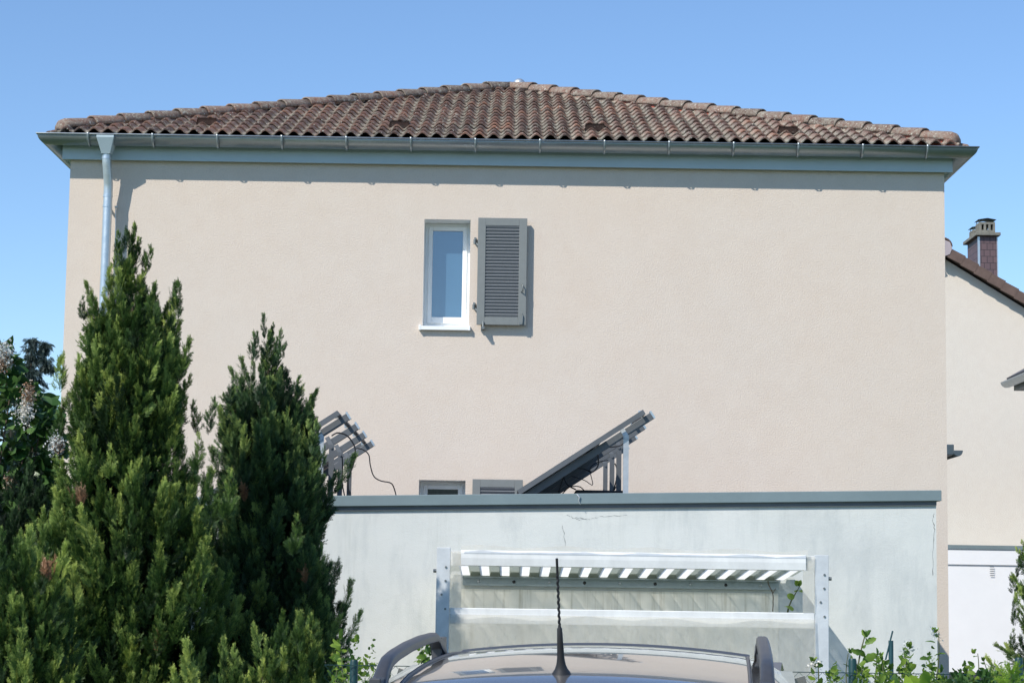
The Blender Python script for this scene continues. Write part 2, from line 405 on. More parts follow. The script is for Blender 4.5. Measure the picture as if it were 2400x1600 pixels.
for z in (zb-.05, zb-.27, zb-.45, zb-.56, zb-2.4):
    c = MB(); xx = px_+(.0 if z > zb-.1 else .017); y = yc if z > zb-.1 else (yp if z < zb-.4 else yp-.04)
    if z == zb-.27: continue
    c.tube([(xx,y,z-.012),(xx,y,z+.012)], .0515, 20)
    if z < zb-.5: c.box((xx-.01, y, z-.01),(xx+.01, YW-.002, z+.01))
    c.build('collar', m_zinc2, dpo)
cw = MB(); xw = px_+.085; cw.tube([(xw, YW-.04, zb-.55),(xw+.006, YW-.03, zb-.75),(xw-.004, YW-.03, 1.0),(xw, YW-.03, .1)], .005, 6)
cw.tube([(xw-.008,YW-.05,zb-.55),(xw+.022,YW-.05,zb-.545)], .012, 8); cw.build('lightning_rod', m_zinc2, house)

# roof -------------------------------------------------------------
EO = .20                                            # eave overhang of the tiles
ze = ZRIM + .015
AP = Vector((XC, YW-EO+HW+EO, 0)); zap = P(1190, 214, AP.y).z
RISE = zap - ze; RUN = HW+EO
roof_root = MB()
slen = math.hypot(RISE, RUN); ca = RUN/slen; sa_ = RISE/slen
ROWS = 17; gauge = slen/ROWS; WAVE = P(1200+33.4, 330, YW-.2).x - P(1200, 330, YW-.2).x
def wave(u):                                        # one roll of the pantile, 0..1
    c = math.cos(2*math.pi*u); return (.5+.5*c)**.85 if c > -1 else 0
def roof_face(Lhalf, samples, rows_frac, jitter):
    """tile sheets in plane coordinates: x along eave, s up the slope, h normal"""
    V = []; F = []; TID = []; VAL = []
    ncol = int(Lhalf*2/WAVE)+2
    xs = [(-ncol/2 + i/samples)*WAVE for i in range(ncol*samples+1)]
    rnd = random.Random(3)
    for r in range(ROWS):
        s0 = r*gauge - .035; s1 = (r+1)*gauge + .02
        tj = [(rnd.uniform(-1,1), rnd.uniform(-1,1)) for _ in range(ncol+2)]
        lvl = [(s0, -.014, 0), (s0-.0, .002, 0), (s0+.010, .005, 0), ((s0+s1)/2, -.010, 1), (s1, -.027, 1)]
        base = len(V); n = len(xs)
        for li, (s, hoff, _) in enumerate(lvl):
            lim = max(.02, Lhalf - .09 - max(0, s)*ca*1.0)     # 45 degree hips in plan
            for i, x in enumerate(xs):
                c = int((i/samples+.5)//2*1) ; j = tj[min(c, len(tj)-1)]
                h = .050*wave(x/WAVE) + hoff + .03 + jitter*.004*j[0]*(1 if li < 3 else .3)
                ss = s + jitter*.010*j[1]*(li < 3)
                xx = max(-lim, min(lim, x))
                V.append((xx, ss, h)); TID.append(r*131+c); VAL.append(max(0,1-1.25*wave(x/WAVE-.06)))
        for li in range(len(lvl)-1):
            for i in range(n-1):
                a = base+li*n+i; p0 = V[a]; p1 = V[a+1]; p2 = V[a+n+1]; p3 = V[a+n]
                if abs(p0[0]-p1[0]) < 1e-6 and abs(p2[0]-p3[0]) < 1e-6: continue
                F.append((a, a+1, a+n+1, a+n))
    return V, F, TID, VAL
def place_face(name, V, F, TID, VAL, origin, ex, up, nrm, parent):
    o = Vector(origin); vs = [o + ex*v[0] + up*v[1] + nrm*v[2] for v in V]
    me = bpy.data.meshes.new(name); me.from_pydata([tuple(v) for v in vs], [], F)
    a = me.attributes.new('tid', 'FLOAT', 'POINT'); a.data.foreach_set('value', [float(t) for t in TID])
    a = me.attributes.new('valley', 'FLOAT', 'POINT'); a.data.foreach_set('value', VAL)
    me.polygons.foreach_set('use_smooth', [True]*len(me.polygons)); me.materials.append(m_tile)
    try: me.set_sharp_from_angle(angle=R(50))
    except Exception: pass
    ob = bpy.data.objects.new(name, me); link(ob, parent); ob.matrix_parent_inverse = Matrix.Translation(parent_loc(parent)).inverted() if parent.type == 'EMPTY' else Matrix()
    return ob
Vf = roof_face(RUN, 10, 1, 1.0)
# all four slopes of the hip roof are one part: concatenate
VV=[];FF=[];TT=[];LL=[]
cx, cy = XC, AP.y
for k in range(4):
    rot = Matrix.Rotation(k*math.pi/2, 3, 'Z')
    ex = rot @ Vector((1,0,0)); inn = rot @ Vector((0,1,0)); up = inn*ca + Vector((0,0,sa_)); nrm = -inn*sa_ + Vector((0,0,ca))
    o = Vector((cx,cy,ze)) - inn*RUN
    n0 = len(VV)
    VV += [tuple(o + ex*v[0] + up*v[1] + nrm*v[2]) for v in Vf[0]]; FF += [tuple(i+n0 for i in f) for f in Vf[1]]; TT += [t + k*7000 for t in Vf[2]]; LL += Vf[3]
roof = place_face('roof', VV, FF, TT, LL, (0,0,0), Vector((1,0,0)), Vector((0,1,0)), Vector((0,0,1)), house)
# boarding below the tiles so nothing shows through
rb = MB(); e = RUN-.10
A = (cx,cy,zap-.05); c4 = [(cx-e,cy-e,ze+.01),(cx+e,cy-e,ze+.01),(cx+e,cy+e,ze+.01),(cx-e,cy+e,ze+.01)]
rb.add(c4+[A], [(0,1,4),(1,2,4),(2,3,4),(3,0,4),(3,2,1,0)]); rb.build('roof_boarding', m_dark, roof)

def set_attr(o, tid, valley=.25):
    n = len(o.data.vertices); a = o.data.attributes.new('tid','FLOAT','POINT'); a.data.foreach_set('value', [float(tid)]*n)
    a = o.data.attributes.new('valley','FLOAT','POINT'); a.data.foreach_set('value', [valley]*n)
NC = 18
for k in range(4):
    rot = Matrix.Rotation(k*math.pi/2, 3, 'Z')
    c0 = Vector((cx,cy,ze)) + rot @ Vector((-RUN,-RUN,0)); top = Vector((cx,cy,zap))
    t = (top-c0).normalized(); L = (top-c0).length; x = t.cross(Vector((0,0,1))).normalized(); z = x.cross(t)
    for i in range(NC):
        a0 = (.22+(L-.22)*i/NC) - .05; a1 = (.22+(L-.22)*(i+1)/NC) + .04
        rows = []
        segs = [0, .03, .5, 1] if i else [-.10, -.09, -.06, .0, .12, .5, 1]
        for f_ in segs:
            q = c0 + t*(a0+(a1-a0)*max(f_, -.2)) + z*(.045 + (.022 if f_ < .4 else .012 if f_ < .9 else 0))
            rr = .098 - .016*max(0, f_)
            if i == 0 and f_ < .3: rr *= {-.10:.25,-.09:.45,-.06:.7,0:.9,.12:1.0}.get(f_, 1)
            if i == 0 and f_ < .3: q = q - z*(.105-rr)*.55
            rows.append([q + x*rr*math.cos(th)*1.08 + z*rr*math.sin(th)*.92 - z*.012 for th in [math.pi*(j/12)*1.06-.09 for j in range(13)]])
        m = MB(); m.grid(rows, True); o = m.build('hip_tile', m_tile, roof, solid=.018)
        o.rotation_euler = (0,0,0); set_attr(o, (.0 if i else 5) + i*17+k*311, .45)
    # red mortar bedding under the hip tiles
    mm = MB(); mm.bar(c0+t*.15+z*.0, top-t*.1+z*.0, .17, .09, z); mm.build('mortar_bed', m_mortar if k in (1,) else m_dark, roof)
for pxx, pyy in ((489, 291), (938, 297), (1393, 304), (1843, 308)):
    # on the front slope, two rows up
    s_ = 2.35*gauge; xx = P(pxx, pyy, YW-EO+s_*ca).x
    inn = Vector((0,1,0)); up = inn*ca+Vector((0,0,sa_)); nrm = -inn*sa_+Vector((0,0,ca)); o = Vector((xx, YW-EO, ze)) + up*(s_-.12)
    v = MB()
    def q(a,b,c): return o + Vector((a,0,0)) + up*b + nrm*c
    v.add([q(-.12,0,.05),q(.12,0,.05),q(.10,.0,.125),q(-.10,.0,.125),q(-.12,.3,.05),q(.12,.3,.05)], [(3,2,5,4),(0,3,4),(1,5,2)])
    for i in range(5):
        h = .062+i*.013; v.add([q(-.105,-.004,h),q(.105,-.004,h),q(.105,-.006,h+.005),q(-.105,-.006,h+.005)], [(0,1,2,3)])
    ob = v.build('vent_tile', m_tile, roof); set_attr(ob, 77+pxx, .1)
    g_ = MB(); g_.add([q(-.115,.008,.045),q(.115,.008,.045),q(.095,.008,.12),q(-.095,.008,.12)], [(0,1,2,3)]); g_.build('vent_opening', m_vent, ob)
kb = MB(); top = Vector((cx+.12,cy,zap+.15)); 
kb.grid([[top+Vector((r_*math.cos(2*math.pi*j/16), r_*math.sin(2*math.pi*j/16), h)) for j in range(16)] for r_, h in ((.08,-.06),(.08,-.03),(.06,-.005),(.035,.012),(.001,.02))], True, True)
kb.build('roof_finial', m_zinc2, roof)
for o in list(roof.children): pass

# ------------------------------------------------------------ garage
YG = 17.5; DGAR = YW - .2 - YG
gr_ = P(2194, 1190, YG); gxr = gr_.x; gxl = -3.6
ca_ = P(755, 1161, YG-.05); cb_ = P(2207, 1148, YG-.05)
slope = (cb_.z-ca_.z)/(cb_.x-ca_.x)
def ztop(x): return cb_.z + (x-cb_.x)*slope
gar = empty('garage', ((gxl+gxr)/2, YG, 0), 'flat roofed garage with stained white rendered side wall and grey metal coping', 'garage')
def slab(m, x0, x1, y0, y1, t0, t1):
    vs = []
    for x in (x0, x1):
        for y in (y0, y1):
            for t in (t0, t1): vs.append((x, y, ztop(x)-t))
    return m.add(vs, [(0,1,3,2),(4,6,7,5),(0,4,5,1),(2,3,7,6),(1,5,7,3),(0,2,6,4)])
CH = .088; OV = .045
m = MB(); vs = [(gxl,YG,0),(gxr,YG,0),(gxr,YG+DGAR,0),(gxl,YG+DGAR,0)] + [(x,y,ztop(x)-.05) for x,y in ((gxl,YG),(gxr,YG),(gxr,YG+DGAR),(gxl,YG+DGAR))]
m.add(vs, [(0,1,5,4),(1,2,6,5),(2,3,7,6),(3,0,4,7),(4,5,6,7)]); m.build('wall', m_gar, gar)
m = MB(); XO = cb_.x
slab(m, gxl-OV, XO, YG-OV, YG-OV+.10, 0, CH); slab(m, XO-.10, XO, YG-OV+.1, YG+DGAR, 0, CH); slab(m, gxl-OV, gxl-OV+.1, YG-OV+.1, YG+DGAR, 0, CH)
cop = m.build('coping', m_coping, gar, bevel=.004)
sx = P(1357, 1160, YG-.05).x
m = MB(); m.tube([(sx-.02,YG-.052,ztop(sx)-.004),(sx+.004,YG-.056,ztop(sx)-.03),(sx-.002,YG-.056,ztop(sx)-.06),(sx+.012,YG-.054,ztop(sx)-.092)], [.006,.008,.005,.003], 6); m.build('seam_sealant', m_alu, cop)
m = MB(); slab(m, gxl, gxr, YG-.018, YG-.003, .06, .125); m.build('coping_shade_strip', m_alud, gar)  # dark strip standing in for the shade under the coping overhang
m = MB(); m.add([(gxl,YG+.05,ztop(gxl)-.03),(gxr,YG+.05,ztop(gxr)-.03),(gxr,YG+DGAR-.01,ztop(gxr)-.03),(gxl,YG+DGAR-.01,ztop(gxl)-.03)], [(0,1,2,3)]); m.build('roof', simple('roofing_felt',(.08,.08,.085),.9,bump=.004), gar)
def crack(pts, w_=.004):
    m = MB(); rnd = random.Random(len(pts)*7+int(pts[0][0])); pp = []
    for i in range(len(pts)-1):
        for k in range(6):
            t_ = k/6; pp.append((pts[i][0]+(pts[i+1][0]-pts[i][0])*t_+rnd.uniform(-1.5,1.5), pts[i][1]+(pts[i+1][1]-pts[i][1])*t_+rnd.uniform(-1.5,1.5)))
    rows = []
    for i, (a, b) in enumerate(pp):
        q = P(a, b, YG-.0015); ww = w_*rnd.uniform(.3,1)*.5; rows.append([(q.x-ww,q.y,q.z-ww),(q.x+ww,q.y,q.z+ww)])
    m.grid(rows, False); m.build('crack', simple('crack_dark_%d'%len(pp),(.16,.17,.165),.9), gar)
crack([(1318,1232),(1322,1252),(1325,1285)]); crack([(1350,1212),(1380,1217),(1400,1211),(1430,1208),(1478,1206)], .003)
crack([(2190,1204),(2186,1216),(2190,1240),(2187,1290),(2186,1360)], .005); crack([(1330,1207),(1345,1213),(1358,1217),(1385,1212)], .003)

# ------------------------------------------------------------ solar racks on the garage roof
def rack(name, lab, px0, px1, ys, zt_low, seed):
    """tilted rack: low end at x0, high end x1 (world), supports at each depth in ys"""
    x0, x1, zl, zh = px0, px1, zt_low[0], zt_low[1]
    root = empty(name, ((x0+x1)/2, ys[0], zl), lab, 'solar panel', 'tilted solar panels on the garage roof')
    a = Vector((x0, 0, zl)); b = Vector((x1, 0, zh)); t = (b-a).normalized(); nr = Vector((-t.z, 0, t.x))
    L = (b-a).length
    def at(s, y, h): return Vector((0,y,0)) + a + t*s + nr*h
    y0, y1 = ys[0]-.10, ys[-1]+.12
    # panels: aluminium frame with opaque laminate
    m = MB()
    for yy in (y0, y1): m.bar(at(0,yy,0), at(L,yy,0), .03, .042, nr)
    m.bar(at(.015,y0+.015,0), at(.015,y1-.015,0), .03, .042, nr); m.bar(at(L-.015,y0+.015,0), at(L-.015,y1-.015,0), .03, .042, nr)
    n = 1
    for i in range(1, n):
        yy = y0+(y1-y0)*i/n; m.bar(at(.03,yy,0), at(L-.03,yy,0), .05, .040, nr)
    m.bar(at(L*.62,y0+.015,-.004), at(L*.62,y1-.015,-.004), .06, .03, nr)
    m.build('panel_frame', m_alud, root)
    m = MB(); m.box((0,0,0),(0,0,0)) if False else None
    c = [at(.02,y0+.01,.010), at(L-.40,y0+.01,.010), at(L-.40,y1-.01,.010), at(.02,y1-.01,.010)]; c2 = [p+nr*.008 for p in c]
    m.add(c+c2, [(0,1,2,3),(7,6,5,4),(0,4,5,1),(1,5,6,2),(2,6,7,3),(3,7,4,0)]); m.build('laminate', m_cell, root)
    for i, yy in enumerate(ys):
        m = MB(); m.bar(at(-.02,yy,-.06), at(L+.045,yy,-.06), .045, .062, nr); r_ = m.build('rail', m_alud, root, bevel=.003)
        m = MB(); m.box((0,0,0),(0,0,0)) if False else None
        m.bar(at(L+.045,yy,-.055), at(L+.062,yy,-.055), .05, .07, nr); m.build('end_cap', m_zinc2, r_); m = MB(); m.bar(at(L-.04,yy,-.02), at(L-.015,yy,.03), .03, .03, nr); m.build('clamp', m_zinc2, r_)
        xs_ = x0 + (x1-x0)*.86; zs = zl + (zh-zl)*.86 - .075
        m = MB(); m.bar((xs_, yy-.03, zl-.035), (xs_, yy-.03, zs-.02), .045, .03, (0,1,0)); m.bar((xs_-.0, yy-.03, zs-.03), (xs_-.045, yy-.02, zs+.045), .04, .028, (0,1,0))
        m.tube([(xs_, yy-.055, zs-.05), (xs_, yy-.04, zs-.05)], .012, 6)
        m.build('leg', m_alu if i == 0 else m_alud, root)
        m = MB(); m.bar((x0+.02, yy, zl-.045), (x1+.10, yy, zl-.045+slope*(x1-x0)*1.0), .045, .022); m.build('base_rail', m_alu, root)
    return root, at, L
def curve_pts(ctrl, n=10):
    pts = [Vector(c) for c in ctrl]; out = []
    for i in range(len(pts)-1):
        p0 = pts[max(i-1,0)]; p1 = pts[i]; p2 = pts[i+1]; p3 = pts[min(i+2,len(pts)-1)]
        for k in range(n):
            u = k/n; out.append(.5*((2*p1)+(p2-p0)*u+(2*p0-5*p1+4*p2-p3)*u*u+(3*p1-p0-3*p2+p3)*u**3))
    out.append(pts[-1]); return out
def cable(root, ctrl, r_=.006): 
    m = MB(); m.tube(curve_pts(ctrl), r_, 6); m.build('cable', m_cable, root)
Yn = 17.8
p0 = P(1215, 1155, Yn); p1 = P(1508, 967, Yn); ys = [17.8, 18.95, 20.2, 21.6]
rk, at, L = rack('solar_panel', 'tilted solar panel on an aluminium stand to the right of the lower window', p0.x, p1.x, ys, (p0.z, p1.z), 1)
cable(rk, [P(1462,1037,18.6),P(1450,1045,18.6),P(1412,1050,18.6),P(1402,1062,18.6),P(1402,1090,18.6),P(1388,1105,18.5),P(1370,1099,18.5),P(1340,1093,18.4)])
cable(rk, [P(1426,1078,18.8),P(1398,1084,18.8),P(1383,1100,18.8),P(1389,1135,18.7),P(1370,1125,18.6),P(1340,1115,18.5)], .004)
cable(rk, [P(1332,1096,18.3),P(1322,1114,18.3),P(1330,1135,18.3),P(1350,1147,18.3)]); cable(rk, [P(1325,1105,18.3),P(1315,1135,18.3),P(1308,1158,18.3)], .005)
cable(rk, [P(1317,1158,18.2),P(1335,1141,18.2),P(1358,1140,18.2),P(1370,1150,18.2)], .005)
cable(rk, [P(1441,1085,19.5),P(1446,1100,19.5),P(1444,1125,19.5),P(1438,1150,19.5)], .006); cable(rk, [P(1452,1062,19),P(1455,1090,19),P(1452,1120,19),P(1440,1148,19)], .005)
m = MB(); m.bar(P(1324,1110,18.25), P(1334,1095,18.25), .05, .03); m.build('connector_box', m_white, rk)
m = MB(); a_ = P(1347,1150,18.6); b_ = P(1463,1158,18.6); m.box((a_.x,18.4,b_.z-.02),(b_.x,18.9,a_.z)); m.build('ballast_box', m_black, rk, bevel=.01)
# left rack, mostly behind the cypress: same thing further left
pa = P(796, 969, Yn); dx = p1.x - p0.x; dz = p1.z - p0.z
rk2, at2, L2 = rack('solar_panel', 'tilted solar panel on an aluminium stand partly hidden behind the cypresses', pa.x-dx, pa.x, [17.8,18.85,19.85,21.0], (pa.z-dz, pa.z), 2)
cable(rk2, [P(777,1021,18.4),P(792,1014,18.4),P(815,1022,18.4),P(832,1050,18.4),P(829,1085,18.4),P(818,1115,18.4),P(815,1140,18.4),P(822,1160,18.4)], .007)
cable(rk2, [P(835,1050,20.5),P(850,1053,20.5),P(864,1065,20.5),P(868,1090,20.5),P(876,1115,20.5),P(892,1126,20.5),P(915,1131,20.5),P(923,1142,20.5),P(929,1163,20.5)], .006)
cable(rk2, [P(802,1070,18.9),P(803,1095,18.9),P(802,1130,18.9),P(808,1163,18.9)], .006); cable(rk2, [P(822,1070,18.9),P(824,1095,18.9),P(816,1125,18.9),P(819,1163,18.9)], .006)

# ------------------------------------------------------------ tomato shelter against the garage wall
YS = 16.4
sh = empty('plant_shelter', (P(1480,1400,YS).x, YS, 0), 'white and metal framed lean-to plant shelter with corrugated plastic roof against the garage wall', 'plant shelter')
a = P(1024, 1282, YS); b = P(1056, 1282, YS); c = P(1910, 1300, YS); d_ = P(1942, 1300, YS)
for x0, x1, zz in ((a.x, b.x, a.z), (c.x, d_.x, c.z)):
    m = MB(); m.box((x0, YS, 0), (x1, YS+.045, zz)); po = m.build('post', m_frame, sh, bevel=.003)
    xm = (x0+x1)/2
    for z_, xo in ((-.15,.02),(-.255,.018),(-.36,-.01),(-.47,.02)):
        m = MB(); m.tube([(xm+xo, YS-.006, zz+z_), (xm+xo, YS+.001, zz+z_)], .009, 8); m.build('screw', m_hinge, po)
    s_ = -1 if x0 < 0 else 1; xe = x0 if x0 < 0 else x1
    m = MB(); m.tube([(xe, YS+.02, zz-.18), (xe+s_*.025, YS+.02, zz-.18)], .014, 6); m.build('bolt', m_hinge, po)
t0 = P(1060, 1287, YS-.01); t1 = P(1905, 1301, YS-.01); t2 = P(1060, 1324, YS-.01)
bz1 = (t0.z+t1.z)/2; bh = t0.z-t2.z
XI0, XI1 = b.x+.002, c.x-.002
m = MB()
rows = []
for y_, z_ in ((0,0),(-.018,-.02),(-.02,-bh*.5),(-.016,-bh+.004),(.02,-bh),(.03,-bh+.01),(.03,-.01),(0,0)):
    rows.append([(XI0+.08, YS+y_, bz1+z_), (XI1-.07, YS+y_, bz1+z_)])
m.grid(rows, False); m.box((XI0, YS+.004, bz1-bh+.002), (XI1, YS+.028, bz1-.004)); m.build('top_bar', m_whitebar, sh)
mz0 = P(1060, 1423, YS).z; mh = .122
m = MB(); m.box((XI0, YS-.004, mz0-mh), (XI1, YS+.03, mz0)); m.build('cross_bar', m_whitebar, sh, bevel=.006)
m = MB(); m.box((XI0, YS-.0, .55), (XI1, YS+.03, .62)); m.build('cross_bar', m_whitebar, sh, bevel=.006)
# corrugated roof
yr0, yr1 = YS+.048, YG-.02; zr0 = bz1-bh+.012; zr1 = P(1085, 1350, YG-.03).z+.010
n = 18; wv = (XI1-a.x-.02)/n
rows = [[], []]
for i in range(n):
    for u, h in ((0,0),(.46,0),(.52,.03),(.94,.03)):
        x_ = a.x+.006+(i+u)*wv
        rows[0].append((x_, yr0, zr0+h)); rows[1].append((x_, yr1, zr1+h))
m = MB(); m.grid([rows[0], rows[1]], False); cr = m.build('corrugated_roof', m_clear, sh)
cr.data.materials.append(m_sheet)
for p_ in cr.data.polygons: p_.material_index = 0 if p_.index % 4 == 0 else 1
for x_ in (a.x+.012,):
    m = MB(); m.grid([[(x_+.004*math.sin(i*1.7+k_), YS+.03+(YG-.004-YS-.03)*i/8, .1+(zr0+.02+(zr1-zr0)*i/8-.1)*k_/6) for i in range(9)] for k_ in range(7)], True); m.build('added_side_diffuser', m_sidef, sh)  # added sheet hidden behind the left post, softens the sun on the wall
# rear rail with screws
ra = P(1085, 1350, YG-.03); rb_ = P(1825, 1361, YG-.03); rz = (ra.z+rb_.z)/2
m = MB(); m.box((ra.x, YG-.045, rz-.072), (rb_.x, YG-.012, rz-.006)); m.box((ra.x, YG-.085, rz-.006), (rb_.x, YG-.012, rz+.001)); rr_ = m.build('rear_rail', m_galv, sh)
m = MB(); m.box((ra.x, YG-.021, rz+.0015), (rb_.x, YG-.014, zr1+.036)); m.build('rail_closure', m_sheet, sh)
for i in range(9):
    x_ = ra.x+.13+i*.29
    m = MB(); m.tube([(x_, YG-.054, rz-.038), (x_, YG-.044, rz-.038)], [.008,.015], 8); m.build('screw', m_black if i % 2 else m_alu, rr_)
# frame bars front to back
for x_ in (a.x+.02, d_.x-.02):
    m = MB(); m.bar((x_, YS+.05, .35), (x_, YG-.01, .35), .03, .04); m.build('side_bar', m_frame, sh)
# weathered backing board fixed to the garage wall under the rail
mb_ = Mat('weathered_board', (.60,.60,.555), .85)
stk = mb_.noise(9, 6, .75, (3,1,.12)); 
cc = mb_.mix(mb_.ramp(stk, [(.5, (0,0,0)), (.75, (.8,.8,.8))]), (.88,.85,.77), (.46,.42,.32)); mb_.color(cc)
m = MB(); m.box((ra.x-.01, YG-.010, .1), (rb_.x+.0, YG-.0025, rz-.10)); m.build('backing_board', mb_.m, sh)
# plastic film
def film(name, x0, x1, z0, z1, y, amp=.012, nx=24, nz=12, mat=m_film):
    rows = []
    for k in range(nz+1):
        z = z0+(z1-z0)*k/nz
        rows.append([(x0+(x1-x0)*i/nx, y+amp*(math.sin(i*1.1+k*.9)+.6*math.sin(i*.43-k*1.3)), z) for i in range(nx+1)])
    m = MB(); m.grid(rows, True); return m.build(name, mat, sh)
film('film', XI0, XI1, .1, mz0-mh*.4, YS-.022)
film('film_flap', XI0+.001, XI0+.085, mz0, bz1-.01, YS-.012, .004, 3, 8); film('film_flap', XI1-.095, XI1-.001, mz0, bz1-.01, YS-.012, .004, 3, 8)
m = MB(); m.grid([[(XI0+.08+(XI1-XI0-.14)*i/20, YS-.04+.01*math.sin(i*2), bz1+.03+.012*math.sin(i*1.3)) for i in range(21)], [(XI0+.08+(XI1-XI0-.14)*i/20, YS-.045, bz1+.004) for i in range(21)]], True); m.build('film_edge', m_film, sh)
# ------------------------------------------------------------ station wagon
CAR = empty('car', (0,0,0), 'silver grey estate car with black roof rails and a thin aerial', 'car')
YAW = -R(6.0); CO = Vector((.19, 6.0, 0))
CAR.location = CO; CAR.rotation_euler = (0,0,YAW)
class CB(MB):
    def build(s, name, mat, parent=CAR, **kw):
        bevel = kw.get('bevel', 0); solid = kw.get('solid', 0); sub = kw.get('sub', 0)
        me = bpy.data.meshes.new(name); me.from_pydata(s.v, [], s.f); me.polygons.foreach_set('use_smooth', s.sm); me.materials.append(mat)
        o = bpy.data.objects.new(name, me); link(o, parent)
        if solid: m = o.modifiers.new('s','SOLIDIFY'); m.thickness = solid; m.offset = -1
        if sub: m = o.modifiers.new('u','SUBSURF'); m.levels = sub; m.render_levels = sub
        if bevel: m = o.modifiers.new('b','BEVEL'); m.width = bevel; m.segments = 3; m.limit_method='ANGLE'
        return o
mp = Mat('silver_car_paint', (.23,.225,.22), .22, .55); mp.vary(.05, 300); mp.b.inputs['Coat Weight'].default_value = 1; mp.b.inputs['Coat Roughness'].default_value = .03; mp.b.inputs['Coat IOR'].default_value = 1.6
m_paint = mp.m
m_rail = simple('rail_plastic', (.06,.062,.068), .38, .1, amt=.1, scale=40)
m_cglass = Mat('car_glass', (.01,.012,.014), .04, spec=.7).vary(.1, 3).m
m_lamp = Mat('tail_lamp', (.35,.01,.01), .1, spec=.6).vary(.1, 10).m
def interp(tab, y):
    for (a, b) in zip(tab, tab[1:]):
        if y <= b[0]: 
            u = (y-a[0])/(b[0]-a[0]); return a[1] + (b[1]-a[1])*u
    return tab[-1][1]
ROOFZ = [(-.06,1.425),(0,1.452),(.1,1.474),(.25,1.492),(.5,1.510),(.8,1.524),(1.2,1.532),(1.6,1.527),(2.0,1.508),(2.25,1.48)]
def roofz(x, y): return interp(ROOFZ, y) - .125*x*x - (max(0, abs(x)-.5)**2)*2.4
r_ = CB(); rows = []
ysl = [-.06,-.03,0,.04,.08,.12,.18,.25,.35,.5,.65,.8,1.0,1.2,1.4,1.6,1.8,2.0,2.12,2.25]
xsl = [-.64,-.61,-.58,-.55,-.5,-.42,-.3,-.15,0,.15,.3,.42,.5,.55,.58,.61,.64]
for y in ysl: rows.append([(x, y, roofz(x, y)) for x in xsl])
r_.grid(rows, True); roofp = r_.build('roof_panel', m_paint, solid=.012, sub=1)
# rear seam (rubber) and tailgate spoiler
def section_body(stations, n=20):
    rows = []
    for (y, hw, zb, zt, rnd) in stations:
        ring = []
        for k in range(n):
            a = 2*math.pi*k/n; cx_ = math.copysign(abs(math.cos(a))**(2/rnd), math.cos(a)); sz = math.copysign(abs(math.sin(a))**(2/rnd), math.sin(a))
            ring.append((hw*cx_, y, (zb+zt)/2 + (zt-zb)/2*sz))
        rows.append(ring)
    return rows
m = CB(); rows = section_body([(-.70,.70,.45,.82,5),(-.66,.80,.30,.92,5),(-.5,.86,.22,.96,6),(0,.88,.20,.97,6),(1.2,.885,.20,.97,6),(2.4,.88,.20,.96,6),(2.75,.875,.20,.95,6),(3.3,.86,.20,.90,6),(3.7,.82,.22,.82,5),(3.92,.70,.32,.70,4)])
m.grid(rows, True, True); m.add(rows[0], [tuple(range(20))]); m.add(rows[-1], [tuple(range(19,-1,-1))]); m.build('body', m_paint)
# glasshouse
m = CB()
lo = [(-.52,.72),(0,.78),(1.2,.80),(2.2,.79),(2.85,.70)]; rows = []
for (y, hw), (y2, hw2) in zip(lo, [(-.06,.60),(.1,.63),(1.2,.64),(1.9,.63),(2.25,.60)]):
    z2 = interp(ROOFZ, y2)-.07
    rows.append([(-hw,y,.95),(-hw2,y2,z2),(0,y2,z2+.02),(hw2,y2,z2),(hw,y,.95)])
m.grid(rows, True); m.add(rows[0], [(4,3,2,1,0)]); m.add(rows[-1], [(0,1,2,3,4)]); gh = m.build('side_glass', m_cglass)
m = CB(); m.add([(-.55,-.535,.99),(.55,-.535,.99),(.50,-.09,1.40),(-.50,-.09,1.40)], [(0,1,2,3)]); m.build('rear_window', m_cglass, solid=.01)
m = CB()
for s_ in (-1,1):
    m.bar((s_*.68,-.50,.95),(s_*.585,-.05,1.42),.12,.06); m.bar((s_*.79,1.15,.95),(s_*.64,1.15,1.44),.02,.08); m.bar((s_*.74,2.78,.93),(s_*.60,2.18,1.44),.05,.06)
m.build('pillar', m_paint)
m = CB(); rows = []
for y, dz, dy in ((-.06,0,0),(-.10,-.018,0),(-.14,-.045,0),(-.145,-.06,0),(-.10,-.07,0)):
    rows.append([(x, y+.05*(x/.6)**2, roofz(x,-.06)+dz+.004) for x in [i*.06-.54 for i in range(19)]])
m.grid(rows, True); m.build('tailgate_spoiler', m_paint, solid=.004)
m = CB(); m.grid([[(x, -.048+.02*(x/.6)**2, roofz(x,-.048)+.004) for x in [i*.06-.54 for i in range(19)]], [(x, -.058+.02*(x/.6)**2, roofz(x,-.058)+.0045) for x in [i*.06-.54 for i in range(19)]]], True); m.build('rubber_seal', m_rail)
